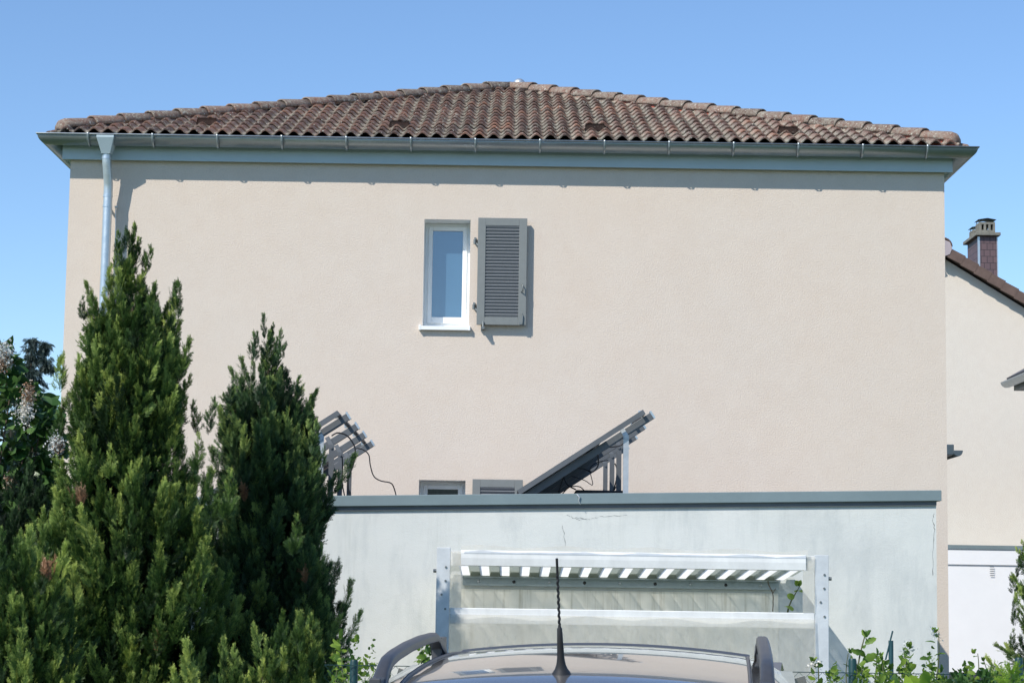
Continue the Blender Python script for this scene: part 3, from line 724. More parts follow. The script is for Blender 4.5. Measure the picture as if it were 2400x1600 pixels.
# windscreen header strip with bright lip at the far end
m = CB(); m.grid([[(x, 1.42-.03*(x/.5)**2, roofz(x,1.42)+.0035) for x in [i*.05-.5 for i in range(21)]], [(x, 1.47-.03*(x/.5)**2, roofz(x,1.47)+.012) for x in [i*.05-.5 for i in range(21)]]], True); m.build('sunroof_deflector', m_rail)
for s_ in (-1,1):
    # roof rail: flat arched bar running forward, feet merging into the roof
    m = CB(); rows = []; xr_ = -.555 if s_ < 0 else .538
    N = 30; y0_, y1_ = -.10, 1.30
    for i in range(N+1):
        u = i/N; y = y0_+(y1_-y0_)*u
        e_ = min(u, 1-u); lift = .078*min(1, (e_/.16))**.55 if e_ > 0 else 0
        zr = roofz(xr_, max(-.06, y)); wd = .042 if e_ > .08 else .05; th_ = .030 if e_ > .13 else .030+ (.13-e_)*.25
        zt_ = zr+lift+.012
        rows.append([(xr_-wd/2,y,zt_-th_),(xr_-wd/2*.9,y,zt_-.006),(xr_-wd/4,y,zt_),(xr_+wd/4,y,zt_),(xr_+wd/2*.9,y,zt_-.006),(xr_+wd/2,y,zt_-th_)])
    m.grid(rows, True, True)
    for fy, ln in ((-.075,.11),(1.17,.13)):
        zr = roofz(xr_, max(-.06, fy+.05))
        m.box((xr_-.017, fy, zr-.03), (xr_+.017, fy+ln, zr+.07))
    m.build('roof_rail', m_rail, bevel=.004)
    m = CB(); m.tube([(xr_-s_*.045, y, roofz(xr_-s_*.045, y)+.001) for y in [ -.05+.1*i for i in range(23)]], .006, 6); m.build('roof_seam', m_rail)
# aerial
m = CB(); bpt = P(1316, 1578, 6.15); inv = Matrix.Rotation(-YAW, 4, 'Z') @ Matrix.Translation(-CO); bl = inv @ bpt
bz = roofz(bl.x, bl.y); L_ = .36; tip = (inv @ P(1305, 1308, 6.05))
base = Vector((bl.x, bl.y, bz-.004)); ax = (tip-base)
pts = [base + ax*f for f in (0,.02,.05,.09,.15,.25,.40,.41,.43)]
m.tube(pts, [.029,.026,.019,.014,.0108,.0095,.0075,.005,.004], 14)
pts = []; 
for i in range(60):
    f = .43+.57*i/59; pts.append(base+ax*f + Vector((math.cos(i*1.1),math.sin(i*1.1),0))*(.0012 if i < 45 else 0))
m.tube(pts, .0038, 8)
m.build('aerial', m_black)
for s_ in (-1,1):
    for y in (.15, 2.85):
        m = CB(); rows = []
        for r__, x_ in ((.20,.0),(.30,.0),(.315,.03),(.315,.17),(.30,.20),(.2,.20)):
            rows.append([(s_*(.70+x_*.9), y+r__*math.cos(2*math.pi*k/28), .315+r__*math.sin(2*math.pi*k/28)) for k in range(28)])
        m.grid(rows, True, True); wh = m.build('wheel', m_black)
        m = CB(); m.tube([(s_*.87,y,.315),(s_*.885,y,.315)], [.205,.19], 28)
        for k in range(5):
            a_ = 2*math.pi*k/5; m.bar((s_*.89,y,.315),(s_*.89,y+.19*math.cos(a_),.315+.19*math.sin(a_)),.05,.02,(1,0,0))
        m.build('rim', m_alu, wh)
    m = CB(); m.box((s_*.70,-.70,.70),(s_*.84,-.55,.93)); m.build('tail_lamp', m_lamp, bevel=.02)
m = CB(); m.box((-.26,-.725,.62),(.26,-.69,.73)); m.build('number_plate', m_white)

# ------------------------------------------------------------ conifers
def shoot(V, F, T, base, dirv, side, ln, wd, t0, t1):
    n = len(V); b = np.array(base); d = np.array(dirv); s = np.array(side)
    V += [b, b+d*ln*.5+s*wd, b+d*ln, b+d*ln*.45-s*wd]; T += [t0, (t0+t1)/2, t1, (t0+t1)/2]; F.append([n, n+1, n+2, n+3])
def make_spray(rng, ln=.155, dense=11, droop=0):
    """flat feathery branchlet growing along +z in the xz plane"""
    V=[];F=[];T=[]
    Z=np.array([0,0,1.]);X=np.array([1.,0,0]);Yv=np.array([0,1.,0])
    shoot(V,F,T,[0,0,0],Z,X,ln*1.15,.003,0,1.1)
    for i in range(dense):
        f=(i+.4)/dense; s=1 if i%2 else -1; l=ln*(.34*(1-f)**.8+.12)*rng.uniform(.7,1.3); an=rng.uniform(.30,.52)
        d=Z*math.cos(an)+X*s*math.sin(an)+Yv*rng.uniform(-.35,.35); d/=np.linalg.norm(d)
        b=Z*ln*f*.86; sd=np.cross(d,Yv); shoot(V,F,T,b,d,sd,l,.0034,f*.5,.5+f*.5)
        if l>.026:
            for g_ in (.3,.6):
                for q_ in (-1,1):
                    d2=d*math.cos(.45)+sd*q_*math.sin(.45)+Yv*rng.uniform(-.3,.3); d2/=np.linalg.norm(d2); shoot(V,F,T,b+d*l*g_,d2,np.cross(d2,Yv),l*.45,.0030,f*.5,.55+f*.45)
    return np.array(V),np.array(F),np.array(T)
def frames(dirs, rng):
    n=len(dirs); z=dirs/np.linalg.norm(dirs,axis=1,keepdims=True); a=rng.normal(size=(n,3)); x=np.cross(a,z); x/=np.linalg.norm(x,axis=1,keepdims=True); y=np.cross(z,x)
    return np.stack([x,y,z],axis=2)
def scatter(protos, pos, dirs, scale, rng, toff=None, tmul=1.0):
    """copies of prototype geometry merged into one array"""
    n=len(pos); Rm=frames(dirs,rng); idx=rng.integers(0,len(protos),n); VS=[];FS=[];TS=[];off=0
    for k,(V,F,T) in enumerate(protos):
        sel=np.where(idx==k)[0]
        if len(sel)==0: continue
        W=np.einsum('nij,vj->nvi',Rm[sel],V)*scale[sel][:,None,None]+pos[sel][:,None,:]
        m=len(V); FS.append((F[None,:,:]+(np.arange(len(sel))*m)[:,None,None]).reshape(-1,4)+off); VS.append(W.reshape(-1,3))
        t=np.tile(T,(len(sel),1))*tmul
        if toff is not None: t=t+toff[sel][:,None]
        TS.append(t.reshape(-1)); off+=m*len(sel)
    return np.concatenate(VS),np.concatenate(FS),np.concatenate(TS)
def make_plume(rng, sprays, L=.5, n=60, w=.07):
    """flame shaped upright cluster of sprays growing along +z"""
    f=np.sort(rng.uniform(0,1,n)); th=rng.uniform(0,2*np.pi,n); r=w*(1-f)**.75*rng.uniform(.1,.7,n)
    wob=np.stack([np.sin(f*4+1)*.014,np.cos(f*3.3)*.014,f*0],axis=1)
    pos=np.stack([r*np.cos(th),r*np.sin(th),f*L*.86],axis=1)+wob
    spread=(.55*(1-f)**.7+.12)[:,None]; d=np.stack([np.cos(th),np.sin(th),th*0],axis=1)*spread+np.array([0,0,1.]); d+=rng.normal(size=d.shape)*.10
    sc=rng.uniform(.6,1.0,n)*(1.05-.45*f)
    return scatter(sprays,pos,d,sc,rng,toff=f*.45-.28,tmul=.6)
rs=np.random.default_rng(11)
SPR=[make_spray(rs) for _ in range(5)]
PLU=[make_plume(rs,SPR,L,n,w_) for L,n,w_ in ((.5,54,.06),(.42,46,.05),(.62,62,.06),(.34,38,.045))]
def interp_np(tab, z):
    t=np.array(tab); return np.interp(z,t[:,0],t[:,1])
def conifer(name, label, outline, Y, n_pl, mat, seed, trunk_px, group=None, depth=.85, zmin=.5, inner=.16, scale=1.0, spikes=(), lean=.17, brown=()):
    """outline: list of (py, left px, right px) from the top down, as the silhouette stands at depth Y"""
    rng=np.random.default_rng(seed)
    tab=[]
    for py,l,r in outline:
        a=P(l,py,Y); b=P(r,py,Y); tab.append(((a.z+b.z)/2,a.x,b.x))
    tab.sort(); T=np.array(tab); ztopv=T[-1,0]
    zmin_=zmin
    # sample heights by circumference
    zz=rng.uniform(zmin_,ztopv,n_pl*6); wdt=np.interp(zz,T[:,0],T[:,2]-T[:,1]); keep=rng.uniform(0,1,len(zz))<np.clip(wdt/wdt.max(),.06,1)
    zz=zz[keep][:n_pl]; n=len(zz)
    l=np.interp(zz,T[:,0],T[:,1]); r=np.interp(zz,T[:,0],T[:,2]); cx_=(l+r)/2; hw=(r-l)/2
    th=rng.uniform(0,2*np.pi,n); rad=np.where(rng.uniform(0,1,n)<inner, rng.uniform(.25,.75,n), rng.uniform(.70,1.0,n))
    lump=.96+.17*np.sin(th*3+zz*4.1+seed)+.13*np.sin(th*5-zz*7.3)
    hw2=np.maximum(hw-.08,.015); ed=np.clip(rad*lump,.1,1.06)
    pos=np.stack([cx_+hw2*ed*np.cos(th),Y+hw2*depth*ed*np.sin(th),zz],axis=1)
    out=np.stack([np.cos(th),np.sin(th)*depth,th*0],axis=1); d=out*(lean*rng.uniform(.4,1.6,n))[:,None]+np.array([0,0,1.])+rng.normal(size=(n,3))*.09
    sc=rng.uniform(.55,1.1,n)*scale*np.clip(hw/.22,.45,1); pos[:,2]-=.40*sc
    for (px_s,py_s,s_) in spikes:       # spires whose tips stand clear of the crown
        q=P(px_s,py_s,Y-.05); L=.5*s_*scale; pos=np.vstack([pos,[[q.x-.03,q.y+rng.uniform(-.25,.1),q.z-L*.93]]]); d=np.vstack([d,[[rng.uniform(-.05,.12),0,1]]]); sc=np.append(sc,s_*scale)
    toff=rng.normal(0,.15,len(pos)); toff=np.where(rng.uniform(0,1,len(pos))<.2,toff+.35,toff)
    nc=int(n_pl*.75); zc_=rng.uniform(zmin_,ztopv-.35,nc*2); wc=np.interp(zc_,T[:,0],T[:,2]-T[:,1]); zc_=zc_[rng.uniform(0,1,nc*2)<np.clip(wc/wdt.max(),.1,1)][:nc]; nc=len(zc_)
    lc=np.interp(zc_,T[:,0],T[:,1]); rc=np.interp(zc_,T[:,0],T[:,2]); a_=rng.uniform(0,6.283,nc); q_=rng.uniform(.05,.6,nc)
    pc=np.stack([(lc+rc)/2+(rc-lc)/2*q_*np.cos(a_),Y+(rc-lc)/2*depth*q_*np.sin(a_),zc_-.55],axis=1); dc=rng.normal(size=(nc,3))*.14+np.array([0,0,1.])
    pos=np.vstack([pos,pc]); d=np.vstack([d,dc]); sc=np.append(sc,rng.uniform(.8,1.15,nc)*scale); toff=np.append(toff,rng.normal(-.6,.1,nc))  # core plumes coloured darker: the crown's deep shade put into their colour
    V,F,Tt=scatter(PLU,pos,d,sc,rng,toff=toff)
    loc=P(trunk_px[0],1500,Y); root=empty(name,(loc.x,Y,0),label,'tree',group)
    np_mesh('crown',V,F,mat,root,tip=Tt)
    # trunk and limbs
    m=MB(); zt_=ztopv-.30; tp=[]
    for i in range(9):
        u=i/8; z=zt_*u; tp.append((float(np.interp(max(z,T[0,0]),T[:,0],(T[:,1]+T[:,2])/2)) if z>.3 else loc.x, Y, z))
    m.tube(tp,[.09*(1-i/8)+.008 for i in range(9)],10)
    for i in range(26):
        z=rng.uniform(.4,max(.5,zt_-.9)); c0=np.array([np.interp(z,T[:,0],(T[:,1]+T[:,2])/2),Y,z]); a=rng.uniform(0,6.28); hwz=np.interp(z,T[:,0],(T[:,2]-T[:,1])/2)*.45
        e=c0+np.array([math.cos(a)*hwz,math.sin(a)*hwz*depth,rng.uniform(.15,.35)]); mid=(c0+e)/2+np.array([0,0,-.04]); m.tube([c0,mid,e],[.014,.009,.004],5,False)
    m.build('trunk',m_bark,root)
    if brown:
        for bx_,by_ in brown:
            q=P(bx_,by_,Y-.33); nb_=7; ps=np.array([[q.x,q.y,q.z]]*nb_)+rng.normal(size=(nb_,3))*.012; ds=rng.normal(size=(nb_,3))*.3+np.array([0,-.2,1])
            V,F,Tt=scatter(SPR,ps,ds,rng.uniform(.7,1.1,nb_),rng); np_mesh('dead_twig',V,F,m_brownf,root,tip=Tt)
    return root
k=1.0204
def O(l): return [(y*k,a*k,b*k) for y,a,b in l]
conifer('cypress_tree','tallest cypress on the left, its thin tip reaching in front of the downpipe',
  O([(508,292,306),(560,268,335),(600,250,345),(640,240,350),(668,215,405),(720,204,425),(790,178,432),(860,158,432),(940,148,428),(1010,140,440),(1080,130,462),(1160,105,512),(1240,80,520),(1340,60,520),(1460,40,510),(1640,20,520)]),
  14.0,900,m_con,21,(300,0),spikes=[(288*k,532*k,.4),(320*k,545*k,.45),(275*k,548*k,.45),(338*k,560*k,.35),(300*k,575*k,.6),(322*k,600*k,.5),(300*k,508*k,.5),(352*k,548*k,.5),(330*k,590*k,.55),(262*k,596*k,.5),(434*k,650*k,.6),(212*k,668*k,.5),(366*k,655*k,.5),(405*k,668*k,.6),(165*k,800*k,.7),(438*k,785*k,.6),(458*k,905*k,.6),(150*k,900*k,.7),(480*k,968*k,.8)],
  brown=((100*k,1320*k),(185*k,1165*k),(370*k,1500*k)))
conifer('cypress_tree','second tallest cypress, in front of the garage coping beside the left solar panel',
  O([(738,612,632),(790,580,655),(840,578,655),(880,530,700),(930,500,725),(990,486,745),(1050,478,765),(1120,470,768),(1180,465,762),(1250,465,770),(1330,465,782),(1420,465,790),(1500,465,792),(1640,465,792)]),
  15.25,720,m_con2,33,(635,0),spikes=[(600*k,778*k,.4),(640*k,768*k,.45),(650*k,790*k,.4),(610*k,795*k,.5),(630*k,820*k,.55),(652*k,828*k,.45),(598*k,830*k,.5),(616*k,850*k,.6),(622*k,738*k,.6),(664*k,760*k,.5),(590*k,755*k,.5),(546*k,855*k,.6),(505*k,905*k,.7),(695*k,878*k,.7),(720*k,925*k,.6),(735*k,965*k,.6),(755*k,1010*k,.5),(655*k,850*k,.5)],
  brown=((560*k,1150*k),(700*k,1340*k)))
conifer('cypress_bush','low dense cypress in the bottom left corner, in front of the lilac',
  O([(1205,20,60),(1240,-5,110),(1300,-40,150),(1380,-70,175),(1460,-95,200),(1640,-120,215)]),
  12.6,210,m_con,45,(40,0),spikes=[(35*k,1208*k,.6),(72*k,1212*k,.5),(125*k,1260*k,.6)],brown=((110*k,1330*k),))
conifer('cypress_bush','low yellow green cypress at the foot of the second tallest one, nearest the car',
  O([(1400,690,730),(1440,560,752),(1480,500,765),(1530,440,768),(1640,400,770)]),
  13.3,190,m_con,57,(600,0),spikes=[(705*k,1398*k,.6),(735*k,1450*k,.55),(550*k,1040*k,1.0),(700*k,1150*k,.8),(505*k,1100*k,.7)])
conifer('dark_yew','dark shaded conifer behind the low cypress at the left edge',
  O([(1035,45,75),(1080,-10,120),(1160,-60,150),(1260,-90,160),(1640,-120,170)]),15.2,160,m_cond,68,(60,0),inner=.6)
conifer('garden_conifer','small light green conifer at the right edge of the photo',
  O([(1235,2352,2380),(1290,2330,2420),(1350,2332,2440),(1420,2340,2450),(1470,2335,2460),(1530,2318,2480),(1640,2310,2490)]),12.0,260,m_con,79,(2400,0),lean=.7,scale=.8,spikes=[(2368*k,1232*k,.5),(2350*k,1290*k,.5),(2345*k,1330*k,.45),(2338*k,1370*k,.45),(2345*k,1425*k,.5)])

# far spruce: drooping tiers
def spruce():
    Y=70; rng=np.random.default_rng(5); root=empty('spruce_tree',(P(75*k,900,Y).x,Y,0),'distant dark spruce rising above the lilac against the sky','tree')
    top=P(74*k,768*k,Y); cx_=top.x; pos=[];ds=[];sc=[]
    m=MB(); m.tube([(cx_,Y,0),(cx_,Y,top.z-.3)],[.3,.03],8); m.build('trunk',m_bark,root)
    for tx in (0,.45):
        zt=top.z-(0 if tx==0 else .1)
        for i in range(34):
            z=zt-.10-i*.26-rng.uniform(0,.08); rl=.05+i*.075
            if tx and i>3: break
            for j in range(int(4+i*.75)):
                a=rng.uniform(0,6.28); L=rl*rng.uniform(.35,1.35)
                for s_ in np.linspace(.15,1,int(4+L*5)):
                    x_=cx_+tx+math.cos(a)*L*s_; y_=Y+math.sin(a)*L*s_; zz=z+.1*s_*L-.38*L*s_*s_
                    for q in range(7): pos.append([x_+rng.normal()*.06,y_+rng.normal()*.06,zz-.02+rng.normal()*.05]); ds.append([math.cos(a)*.5+rng.normal()*.3,math.sin(a)*.5+rng.normal()*.3,-.8+rng.normal()*.4]); sc.append(rng.uniform(1.1,1.9))
    V,F,T=scatter(SPR,np.array(pos),np.array(ds),np.array(sc),rng); 
    np_mesh('crown',V,F,m_spruce,root,tip=T)
spruce()

# ------------------------------------------------------------ broad leaves
def leaf_proto(L=.08,W=.05,kind='heart',fold=.25,rng=rs):
    """leaf along +z with midrib fold; quads"""
    n=6; V=[];F=[];T=[]
    for i in range(n+1):
        f=i/n
        w_={'heart':math.sin(math.pi*min(1,(f*.82+.18)))**.8 if f<1 else 0,'nettle':(math.sin(math.pi*min(1,f*.8+.12))*(1+.22*(i%2))) if f<1 else 0,'vine':(math.sin(math.pi*min(1,f*.85+.12))**.6*(1-.25*((i+1)%2))) if f<1 else .04}[kind]*W/2
        y_=-.25*L*(f-.3)**2
        V+=[[-w_,fold*w_+y_,f*L],[0,y_,f*L],[w_,fold*w_+y_,f*L]]; T+=[.4+.3*f]*3
    for i in range(n):
        a=i*3; F+=[[a,a+1,a+4,a+3],[a+1,a+2,a+5,a+4]]
    return np.array(V),np.array(F),np.array(T)
HEART=[leaf_proto(.095,.07,'heart',f) for f in (.15,.35,.5)]; NET=[leaf_proto(.085,.040,'nettle',f) for f in (.2,.4)]; VINE=[leaf_proto(.11,.12,'vine',f) for f in (.1,.3)]; SMALL=[leaf_proto(.035,.022,'heart',f) for f in (.2,.5)]
GRASSB=[leaf_proto(.25,.008,'nettle',.1)]
def lilac():
    Y=15.8; rng=np.random.default_rng(91); root=empty('lilac_bush',(P(40,1100,Y).x,Y,0),'lilac bush at the left edge with withered white and brown blossoms','bush')
    tab=[(790,-160,20),(830,-160,40),(870,-160,62),(910,-170,110),(930,-170,140),(1000,-170,148),(1080,-170,150),(1200,-170,155),(1640,-170,160)]
    T=np.array([(P(0,y*k,Y).z,P(a*k,y*k,Y).x,P(b*k,y*k,Y).x) for y,a,b in tab])[::-1]
    n=3600; z=rng.uniform(.6,T[-1,0],n); l=np.interp(z,T[:,0],T[:,1]); r=np.interp(z,T[:,0],T[:,2]); cx_=(l+r)/2; hw=(r-l)/2-.03
    th=rng.uniform(0,6.283,n); rad=rng.uniform(.35,1,n)**.5; pos=np.stack([cx_+hw*rad*np.cos(th),Y+.5*rad*np.sin(th),z],axis=1)
    d=np.stack([np.cos(th),np.sin(th)-.3,rng.uniform(-.9,.6,n)],axis=1)+rng.normal(size=(n,3))*.45
    V,F,Tt=scatter(HEART,pos,d,rng.uniform(.75,1.35,n),rng,toff=rng.normal(-.05,.2,n)); np_mesh('foliage',V,F,m_leaf,root,tip=Tt,smooth=True)
    m=MB()
    for i in range(26):
        zt_=rng.uniform(1.4,T[-1,0]-.05); x_=rng.uniform(float(np.interp(zt_,T[:,0],T[:,1])),float(np.interp(zt_,T[:,0],T[:,2]))-.05); m.tube([(root.location.x-.2,Y,0),((x_+root.location.x-.2)/2,Y+rng.uniform(-.2,.2),zt_*.55),(x_,Y+rng.uniform(-.3,.3),zt_)],[.02,.012,.004],6,False)
    m.build('stem',m_bark,root)
    for (fx,fy,s_,mt) in ((13,812,1.1,m_wflow),(8,828,.9,m_bflow),(66,905,.9,m_bflow),(58,945,1.2,m_wflow),(128,1020,1.0,m_wflow),(135,1026,.6,m_bflow),(20,1110,.6,m_bflow)):
        q=P(fx*k,fy*k,Y-.52); nn=330; ps=rng.normal(size=(nn,3))*np.array([.027,.027,.042])*s_+np.array(q); dd=rng.normal(size=(nn,3))
        V,F,Tt=scatter([leaf_proto(.016,.012,'heart',.3)],ps,dd,rng.uniform(.6,1.3,nn),rng,toff=rng.normal(0,.3,nn)); np_mesh('blossom',V,F,mt,root,tip=Tt)
lilac()

def stem_plant(name,label,cat,base,top,leaves,proto,mat,seed,sc=1.0,group=None,side=.5,droop=-.1,w_=.004,flower=0):
    rng=np.random.default_rng(seed); b=Vector(base); t=Vector(top); root=empty(name,b,label,cat,group)
    pts=[b+(t-b)*f+Vector((math.sin(f*3+seed)*.02,math.cos(f*4+seed)*.02,0)) for f in np.linspace(0,1,10)]
    m=MB(); m.tube(pts,[w_*(1.3-.8*f) for f in np.linspace(0,1,10)],6,False); m.build('stem',simple('stem_'+name,(.10,.11,.05),.7) if 'stem_'+name not in bpy.data.materials else bpy.data.materials['stem_'+name],root)
    ps=[];ds=[];ss=[]
    for i in range(leaves):
        f=.12+.88*(i+.5)/leaves if leaves>1 else 1; q=b+(t-b)*f; a=i*math.pi/2+seed+(math.pi if i%2 else 0)
        ps.append([q.x,q.y,q.z]); ds.append([math.cos(a)*1.0,math.sin(a)*.9,side+droop*rng.uniform(-2,3)]); ss.append(sc*rng.uniform(.7,1.2)*(1.1-.45*f))
    for i in range(5): ps.append([t.x,t.y,t.z]); ds.append([math.cos(i*1.3)*.6,math.sin(i*1.3)*.6,1]); ss.append(sc*.5)
    V,F,T=scatter(proto,np.array(ps),np.array(ds),np.array(ss),rng,toff=rng.normal(0,.2,len(ps))); np_mesh('foliage',V,F,mat,root,tip=T,smooth=True)
    if flower:
        ps=np.array([[t.x,t.y,t.z]]*30)+rng.normal(size=(30,3))*.018; V,F,T=scatter([leaf_proto(.014,.01,'heart',.3)],ps,rng.normal(size=(30,3)),np.ones(30),rng); np_mesh('flower',V,F,m_wflow,root,tip=T)
    return root
YP=11.0
stem_plant('nettle','tall nettle right of the shelter, its toothed leaf pairs against the garage wall','plant',P(2005,1680,YP),P(2030,1492,YP),16,NET,m_gleaf,3,1.05,None,.35,-.1,.006)
stem_plant('nettle','short flowering nettle at the foot of the right shelter post','plant',P(1925,1690,YP-.4),P(1906,1552,YP-.4),8,NET,m_gleaf,5,.85,None,.35,-.1,.005,1)
stem_plant('nettle','nettle top poking up beside the wide green fence post','plant',P(1990,1690,YP+.3),P(1994,1530,YP+.3),6,NET,m_gleaf,9,.8)
stem_plant('bramble_shoot','upright flowering bramble in front of the beige strip of house wall','plant',P(2185,1690,YP),P(2192,1482,YP),12,NET,m_gleaf,12,.8,None,.3,-.1,.004,1)
stem_plant('bramble_shoot','pale flowering shoot just right of the thin fence post','plant',P(2125,1690,YP),P(2130,1515,YP),22,SMALL,m_gleaf,15,1.9,None,.5,-.1,.004,1)
stem_plant('bramble_shoot','small dark tipped shoot in front of the white garage','plant',P(2290,1690,YP),P(2282,1530,YP),8,SMALL,m_gleaf,18,1.6)
stem_plant('bramble_shoot','curled shoot left of the small garden conifer','plant',P(2320,1690,YP),P(2305,1548,YP),8,SMALL,m_gleaf,19,1.5)
# ivy leaf seedling inside the shelter
stem_plant('climbing_shoot','green climbing shoot with broad leaves in the right corner of the shelter','plant',P(1850,1438,YS+.5),P(1870,1372,YS+.5),3,HEART,m_gleaf,23,1.15,None,.2,-.2,.006)
m=MB(); m.tube(curve_pts([P(1811,1432,YS+.6),P(1812,1410,YS+.6),P(1811,1390,YS+.6),P(1802,1370,YS+.6),P(1800,1360,YS+.6)]),.004,6); m.tube(curve_pts([P(1811,1390,YS+.6),P(1818,1378,YS+.6)]),.003,6); tag(m.build('dry_twig',m_bark),'thin dry forked twig hanging inside the right end of the shelter','twig')
# vine leaves in the foreground
def hedge_mass(name,label,boxes,proto,mat,n,seed,sc,cat):
    rng=np.random.default_rng(seed); ps=[]
    wts=np.array([b[6] for b in boxes],float); wts/=wts.sum()
    for i in rng.choice(len(boxes),n,p=wts):
        x0,x1,y0,y1,ya,yb,_=boxes[i]; Y=rng.uniform(ya,yb); u=rng.uniform(0,1); q=P(x0+(x1-x0)*u,y1+(y0-y1)*rng.uniform(0,1)**.8*(.6+.4*math.sin(u*9+i)**2),Y); ps.append([q.x,q.y,q.z])
    ps=np.array(ps); d=rng.normal(size=(n,3))*.5+np.array([0,-.6,.35]); V,F,T=scatter(proto,ps,d,rng.uniform(.6,1.3,n)*sc,rng,toff=rng.normal(0,.25,n))
    c=ps.mean(0); root=empty(name,(c[0],c[1],0),label,cat); np_mesh('foliage',V,F,mat,root,tip=T,smooth=True)
    m=MB()
    for i in range(26):
        q=ps[rng.integers(n)]; m.tube(curve_pts([(q[0]+rng.uniform(-.12,.12),q[1],0),(q[0]+rng.uniform(-.06,.06),q[1],q[2]*.6),(q[0],q[1],q[2])],5),.003,5,False)
    m.build('stem',simple('stem_'+name+str(seed),(.10,.12,.05),.7),root)
    return root
hedge_mass('vine','broad leaved bright green vine in front of the right end of the garage wall',[(2100,2205,1582,1700,9.6,10.2,3),(2050,2240,1605,1720,9.4,10,2)],VINE,m_vine,46,101,.75,'vine')
hedge_mass('bramble','tangle of brambles on the wire fence right of the shelter',[(1925,2100,1552,1720,10.2,11.2,2),(2050,2220,1528,1720,10.6,11.4,2.4),(2200,2410,1552,1720,10.6,11.4,2)],NET+SMALL+SMALL,m_gleaf,3600,103,.52,'bramble')
hedge_mass('bramble','dark leaved tangle below the white garage beside the small conifer',[(2215,2400,1572,1720,10.2,11.2,2)],SMALL+NET,m_leaf,2200,104,.55,'bramble')
hedge_mass('bramble','brambles between the cypresses and the left roof rail of the car',[(775,885,1490,1720,11.0,11.8,2),(780,940,1550,1720,11.0,11.8,2),(985,1010,1495,1560,11,11.4,.25)],NET+SMALL,m_gleaf,1000,107,.55,'bramble')
stem_plant('garden_conifer_sprig','yellow green tuft at the bottom right corner','plant',P(2385,1700,10),P(2372,1580,10),30,SPR,m_vine,41,1.0)

# fence: wire mesh with green posts
fe = empty('wire_fence',(P(2000,1600,10.8).x,10.8,0),'green chain link fence with round posts overgrown by brambles','fence')
zt_ = P(1950,1575,10.8).z; m=MB()
xf0,xf1=P(760,1575,10.8).x,P(2420,1575,10.8).x
m.tube([(xf0,10.8,zt_),(xf1,10.8,zt_)],.0022,6); nn=0
x_=xf0
while x_<xf1:
    m.tube([(x_,10.8,zt_),(x_+.06,10.8,zt_-.06),(x_,10.8,zt_-.12),(x_+.06,10.8,zt_-.18),(x_,10.8,zt_-.24)],.0013,4,False); m.tube([(x_+.06,10.803,zt_),(x_,10.803,zt_-.06),(x_+.06,10.803,zt_-.12),(x_,10.803,zt_-.18),(x_+.06,10.803,zt_-.24)],.0013,4,False); x_+=.06
m_green=simple('green_fence_plastic',(.010,.045,.045),.4); m.build('wire_mesh',m_green,fe)
for px1,py1,rr in ((1998,1542,.021),(2388,1540,.021),(830,1545,.021)):
    q=P(px1,py1,10.83); m=MB(); m.tube([(q.x,10.83,0),(q.x,10.83,q.z-.012),(q.x,10.83,q.z)],[rr,rr,rr*.8],14); m.build('post',m_green,fe)
q=P(2088,1500,15.5); m=MB(); m.tube([(q.x,15.5,0),(q.x,15.5,q.z)],.018,14); m.tube([(q.x-.04,15.5,q.z-.14),(q.x+.01,15.48,q.z+.07)],.006,6)
tag(m.build('garden_stake',simple('teal_stake',(.02,.07,.085),.45)),'thin dark teal stake standing among the brambles, taller than the fence post','stake')

# ------------------------------------------------------------ neighbours on the right
YN=46.0
nb=empty('house',(9,YN,0),'cream gabled house behind on the right, with brown roof verge and shingled chimney','house')
rdg=P(2203,600,YN); slp=math.tan(R(31.5)); xg0=rdg.x; 
def gz(x): return rdg.z-abs(x-xg0)*slp
HWN=5.2; ez=gz(xg0+HWN)
m=MB(); m.add([(xg0-HWN,YN,0),(xg0+HWN,YN,0),(xg0+HWN,YN,ez),(xg0,YN,rdg.z),(xg0-HWN,YN,ez)],[(0,1,2,3,4)])
m.add([(xg0+HWN,YN,0),(xg0+HWN,YN+12,0),(xg0+HWN,YN+12,ez),(xg0+HWN,YN,ez)],[(0,1,2,3)]); m.add([(xg0-HWN,YN,0),(xg0-HWN,YN+12,0),(xg0-HWN,YN+12,ez),(xg0-HWN,YN,ez)],[(3,2,1,0)])
m.add([(xg0-HWN,YN+12,0),(xg0+HWN,YN+12,0),(xg0+HWN,YN+12,ez),(xg0,YN+12,rdg.z),(xg0-HWN,YN+12,ez)],[(4,3,2,1,0)]); m.build('wall',m_cream,nb)
m_btile=simple('brown_verge_tile',(.13,.085,.068),.7,amt=.2,scale=6)
rf=MB(); 
for s_ in (-1,1):
    e=xg0+s_*(HWN+.4); rf.add([(xg0,YN-.25,rdg.z+.16),(e,YN-.25,gz(e)+.16),(e,YN+12.3,gz(e)+.16),(xg0,YN+12.3,rdg.z+.16),(xg0,YN-.25,rdg.z+.06),(e,YN-.25,gz(e)+.06),(e,YN+12.3,gz(e)+.06),(xg0,YN+12.3,rdg.z+.06)],[(0,1,2,3),(7,6,5,4),(0,4,5,1),(1,5,6,2),(2,6,7,3)])
rfo=rf.build('roof',m_btile,nb)
L_=.34; cs=math.cos(R(31.5)); sn=math.sin(R(31.5))
for s_ in (1,-1):
    for i in range(17):
        d0=.16+i*L_; m=MB(); a=Vector((xg0+s_*d0*cs,YN-.27,rdg.z+.10-d0*sn)); b=Vector((xg0+s_*(d0+L_+.02)*cs,YN-.27,rdg.z+.10-(d0+L_+.02)*sn))
        up_=Vector((s_*sn,0,cs)); m.bar(a+up_*.014,b+up_*.040,.06,.21,up_); m.build('verge_tile',m_btile,rfo,bevel=.008)
